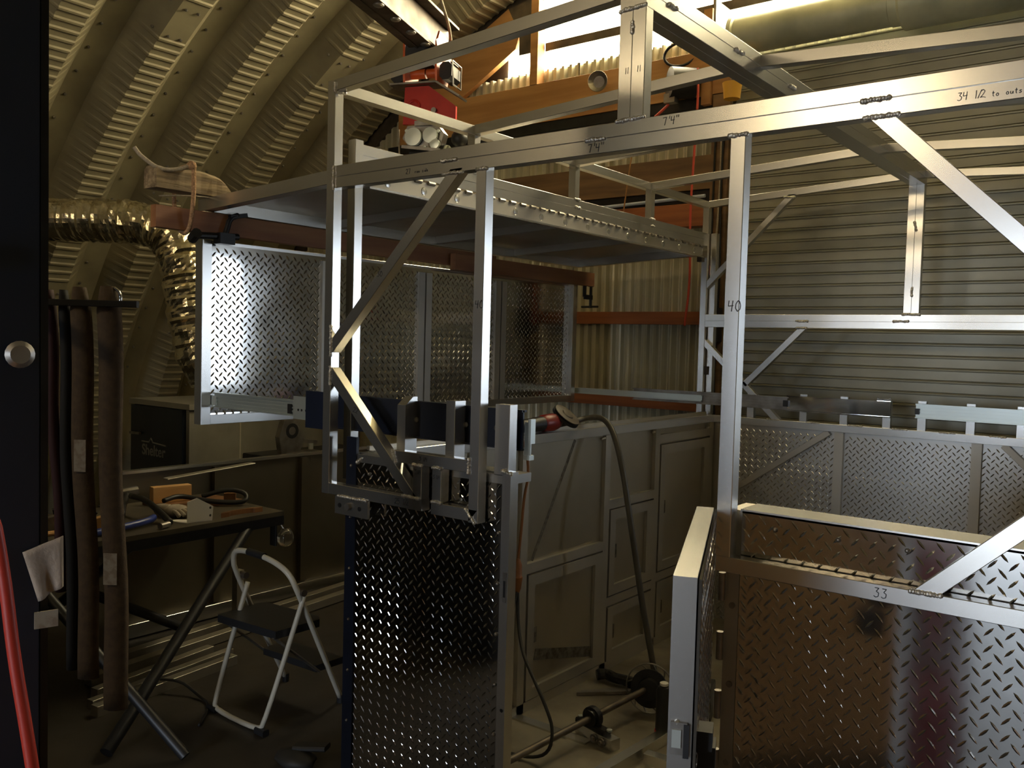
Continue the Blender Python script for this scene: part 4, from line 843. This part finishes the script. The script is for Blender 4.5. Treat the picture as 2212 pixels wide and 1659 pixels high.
sling(.198, -.945, 1.858, .88, .055, .035, 'sling', 'brown lifting sling with paper label high up, between black strap and wide sling', 1.45, .03)
sling(.163, -.968, 1.85, .90, .03, .03, 'slingblack', 'narrow black lifting strap hanging next to the brown slings', None, .03)
sling(.135, -.99, 1.85, 1.10, .028, .03, 'slingred', 'dark red lifting strap hanging closest to the cabinet', None, .035)
solo('sling_hook', B().path([(.262, -.886, 1.80), (.278, -.877, 1.845), (.266, -.887, 1.872), (.25, -.90, 1.866)], .004, 6, sm=2), 'chrome', 'bright wire hook at the top of the wide brown sling', 'hook', smooth=True)

# ------------------------------------------------------------------ inside the box: grinder, hoses, shaft, parts
gr = thing('angle_grinder', 'red and black angle grinder lying on the top rail of the left box wall', 'grinder', (.10, 1.2, 1.36))
part('body', B().path([(.10, .97, 1.392), (.10, 1.02, 1.398), (.10, 1.17, 1.402)], .032, 14, rs=lambda f: .024+.010*f), 'black', gr, smooth='auto')
part('motor_housing', B().lathe((.10, 1.165, 1.402), (0, 1, .03), [(0, .034), (.01, .039), (.08, .041), (.11, .036), (.125, .03)], 16), 'toolred', gr, smooth='auto')
part('gear_head', B().bar((.10, 1.275, 1.402), (.10, 1.35, 1.407), .056, .048, ch=.014), 'steel_dark', gr)
part('disc', B().lathe((.128, 1.325, 1.435), (.62, .10, .77), [(0, .01), (.0, .065), (.004, .066), (.005, .03), (.010, .028), (.011, .008)], 24), 'steel', gr, smooth='auto')
part('guard', B().lathe((.117, 1.323, 1.421), (.62, .10, .77), [(0, .05), (.0, .070), (.012, .070)], 24), 'black', gr, smooth='auto'); part('cord_boot', B().cyl((.10, 1.37, 1.40), (.075, 1.47, 1.385), .013, 10, .008), 'black', gr)
solo('flexible_shaft', B().path([(.055, 1.48, 1.388), (.06, 1.56, 1.40), (.13, 1.60, 1.415), (.20, 1.58, 1.385), (.26, 1.55, 1.31), (.32, 1.52, 1.17), (.36, 1.50, 1.04), (.41, 1.50, .80), (.455, 1.5, .58), (.51, 1.5, .36), (.555, 1.49, .20), (.58, 1.48, .15)], .014, 12, sm=2), 'hosegrey', 'thick grey flexible shaft hose drooping from the left wall rail to the deck', 'hose', smooth=True)
solo('orange_cord', B().path([(.16, .90, 1.40), (.17, .93, 1.36), (.185, .95, 1.30), (.19, .96, 1.20), (.183, .94, 1.11), (.18, .93, .95), (.175, .92, .84)], .006, 8, sm=2), 'orangecord', 'thin orange extension cord hanging down the inside of the left box wall', 'cord', smooth=True)
solo('cord_plug', B().lathe((.176, .92, .70), (0, 0, 1), [(0, .008), (.02, .016), (.07, .022), (.075, .018), (.12, .018), (.15, .008)], 12), 'orangecord', 'orange plug at the lower end of the orange cord', 'plug', smooth='auto')
solo('black_cord', B().path([(.178, .92, .71), (.20, .90, .58), (.26, .85, .50), (.33, .80, .46), (.40, .76, .42), (.47, .75, .33), (.50, .75, .26), (.49, .74, .17), (.42, .72, .135), (.30, .70, .13)], .007, 8, sm=2), 'rubber', 'black power cord looping from the plug down to the deck', 'cord', smooth=True)
solo('tail_cord', B().path([(.178, .915, .71), (.19, .85, .55), (.20, .70, .40), (.2, .5, .25), (.22, .35, .13)], .006, 8, sm=2), 'rubber', 'second black cord running from the plug behind the door jamb', 'cord', smooth=True)
ax_ = thing('drive_shaft', 'long rusty steel shaft lying across the deck through a pillow block bearing', 'shaft', (.45, 1.1, .12))
part('shaft', B().cyl((.43, .40, .192), (.525, 1.44, .226), .014, 14), 'shaft', ax_, smooth='auto')
part('bearing', B().lathe((.490, 1.05, .2135), (.09, .99, .033), [(-.025, .02), (-.025, .034), (-.012, .036), (-.012, .045), (.012, .045), (.012, .036), (.025, .034), (.025, .02)], 18), 'blackmetal', ax_, smooth='auto')
part('bearing_foot', B().bar((.41, 1.07, .178), (.575, 1.03, .178), .045, .022, ch=.005), 'blackmetal', ax_)
rb = part('riser_block', B().bar((.41, 1.075, .144), (.62, 1.02, .144), .05, .047), 'alu', ax_)
for x in (.50, .545): part('clamp_nut', B().lathe((x+.02, 1.018-(x-.5)*.26, .144), (-.23, -.97, 0), [(0, .018), (.008, .018), (.008, .010), (.016, .008)], 8), 'steel', rb)
for x in (.40, .565): part('bolt_head', B().lathe((x+.02, 1.065-(x-.4)*.22, .188), (0, 0, 1), [(0, .012), (.008, .012), (.009, .005)], 6), 'zinc', ax_)
hb = thing('wheel_hub', 'black spoked hub disc with a bright rim standing on the deck beside the shaft end', 'hub', (.56, 1.55, .12))
hc = Vec((.535, 1.45, .228)); ha = Vec((.25, -.95, .12)).normalized(); hu = ha.orthogonal().normalized(); hv = ha.cross(hu)
part('disc', B().lathe(hc, ha, [(0, .01), (0, .085), (.012, .085), (.014, .05), (.03, .045), (.032, .01)], 28), 'black', hb, smooth='auto')
part('rim', B().path([hc+(hu*math.cos(a)+hv*math.sin(a))*.108 for a in np.linspace(0, 2*PI, 33)], .004, 6), 'steel', hb)
for k in range(12):
    a = k*PI/6; part('spoke', B().path([hc+(hu*math.cos(a)+hv*math.sin(a))*.085, hc+(hu*math.cos(a+.2)+hv*math.sin(a+.2))*.108], .0035, 6), 'steel', hb)
part('motor', B().bar((.62, 1.53, .20), (.78, 1.58, .20), .15, .15, ch=.02), 'black', hb)
solo('chain_tool', B().path([(.16, 1.60, .15), (.20, 1.64, .155), (.25, 1.62, .15), (.31, 1.63, .152), (.38, 1.62, .15), (.44, 1.58, .15)], .026, 10, sm=1, jit=.16), 'blackmetal', 'lumpy black chain lying on the deck against the left box wall', 'chain')
solo('pry_tool', B().prism([(0, 0), (.26, .02), (.27, .05), (.16, .055), (.03, .03)], (.19, 1.38, .122), (.75, .66, 0), (-.66, .75, 0), (0, 0, .014)), 'steel', 'flat grey steel tool lying on the deck in front of the chain', 'tool')
sc = thing('spray_can', 'black can with a white cap and red base standing behind the door edge', 'can', (.715, 1.24, .12))
part('can', B().lathe((.715, 1.24, .16), (0, 0, 1), [(0, .029), (.0, .031), (.17, .031), (.185, .024), (.19, .012)], 18), 'black', sc, smooth='auto'); part('base', B().lathe((.715, 1.24, .12), (0, 0, 1), [(0, .03), (.0, .034), (.042, .034)], 18), 'redplastic', sc, smooth='auto'); part('cap', B().lathe((.715, 1.24, .348), (0, 0, 1), [(0, .012), (.004, .018), (.014, .018), (.018, .010)], 14), 'white', sc, smooth='auto')

# ------------------------------------------------------------------ behind the camera: lamp, and unseen things added for reflections and shade
ss = thing('shade_shelf', 'long dark shelving unit added out of view to keep light off the lower left', 'shelf', (-1.5, -1.75, 0))  # added unseen blocker: shades the table, stool and floor at lower left
part('back_panel', B().box(-3.6, -.55, -1.62, -1.60, 0, 2.4), 'blackmetal', ss)
for z in (.1, .7, 1.3, 1.9, 2.36): part('shelf', B().box(-3.6, -.55, -2.1, -1.62, z, z+.03), 'blackmetal', ss)
for x in (-3.6, -2.6, -1.6, -.59): part('upright', B().box(x, x+.04, -2.1, -2.06, 0, 2.4), 'blackmetal', ss)
cr = thing('reflection_crate', 'tall brown wooden crate added out of view for the brown reflection in the right diamond plate', 'crate', (1.17, -1.87, 0))  # added out of view, stands in for the brown tone the plate mirrors
for k in range(5): part('board', B().box(.96, 1.40, -1.58, -1.56, .02+k*.2, .21+k*.2), 'ply', cr)
part('body', B().box(.965, 1.395, -2.05, -1.58, 0, 1.02), 'ply', cr)
solo('reflection_sheet', B().bar((2.95, -1.75, .66), (2.95, .1, .66), .03, 1.3, ch=.002), 'ply', 'brown plywood sheet on edge right of the viewer, added for its reflection in the open door skin', 'plywood')  # unseen sheet added so door skin and plate reflect brown
mb = thing('reflection_bag', 'upright maroon duffel bag added out of view for the maroon reflection in the right diamond plate', 'bag', (1.6, -1.9, 0))  # unseen stand-in, added to put a maroon band in the plate's reflection
part('body', B().path([(1.6, -1.9, .02), (1.6, -1.9, .1), (1.6, -1.9, .6), (1.6, -1.9, .95), (1.6, -1.9, 1.02)], .115, 16, sm=2), 'maroon', mb, smooth=True); part('strap', B().path([(1.52, -1.76, .8), (1.55, -1.74, .5), (1.65, -1.74, .5), (1.68, -1.76, .8)], .015, 6, sm=1), 'black', mb)
lp = thing('ceiling_lamp', 'warm strip lamp hanging from the arch behind the viewer', 'lamp', (-.2, -3.6, 3.5))
for x in (-.54, .63):
    part('housing', B().box(x-.3, x+.3, -3.72, -3.48, 3.36, 3.41), 'white', lp); part('diffuser', B().box(x-.27, x+.27, -3.69, -3.51, 3.22, 3.36), 'lamp', lp)
part('rail', B().box(-.9, 1.0, -3.62, -3.58, 3.41, 3.44), 'white', lp)
for x in (-.8, .4): part('hanger', B().cyl((x, -3.6, 3.43), (x, -3.6, arch_z(x)+.05), .008, 6), 'steel', lp)
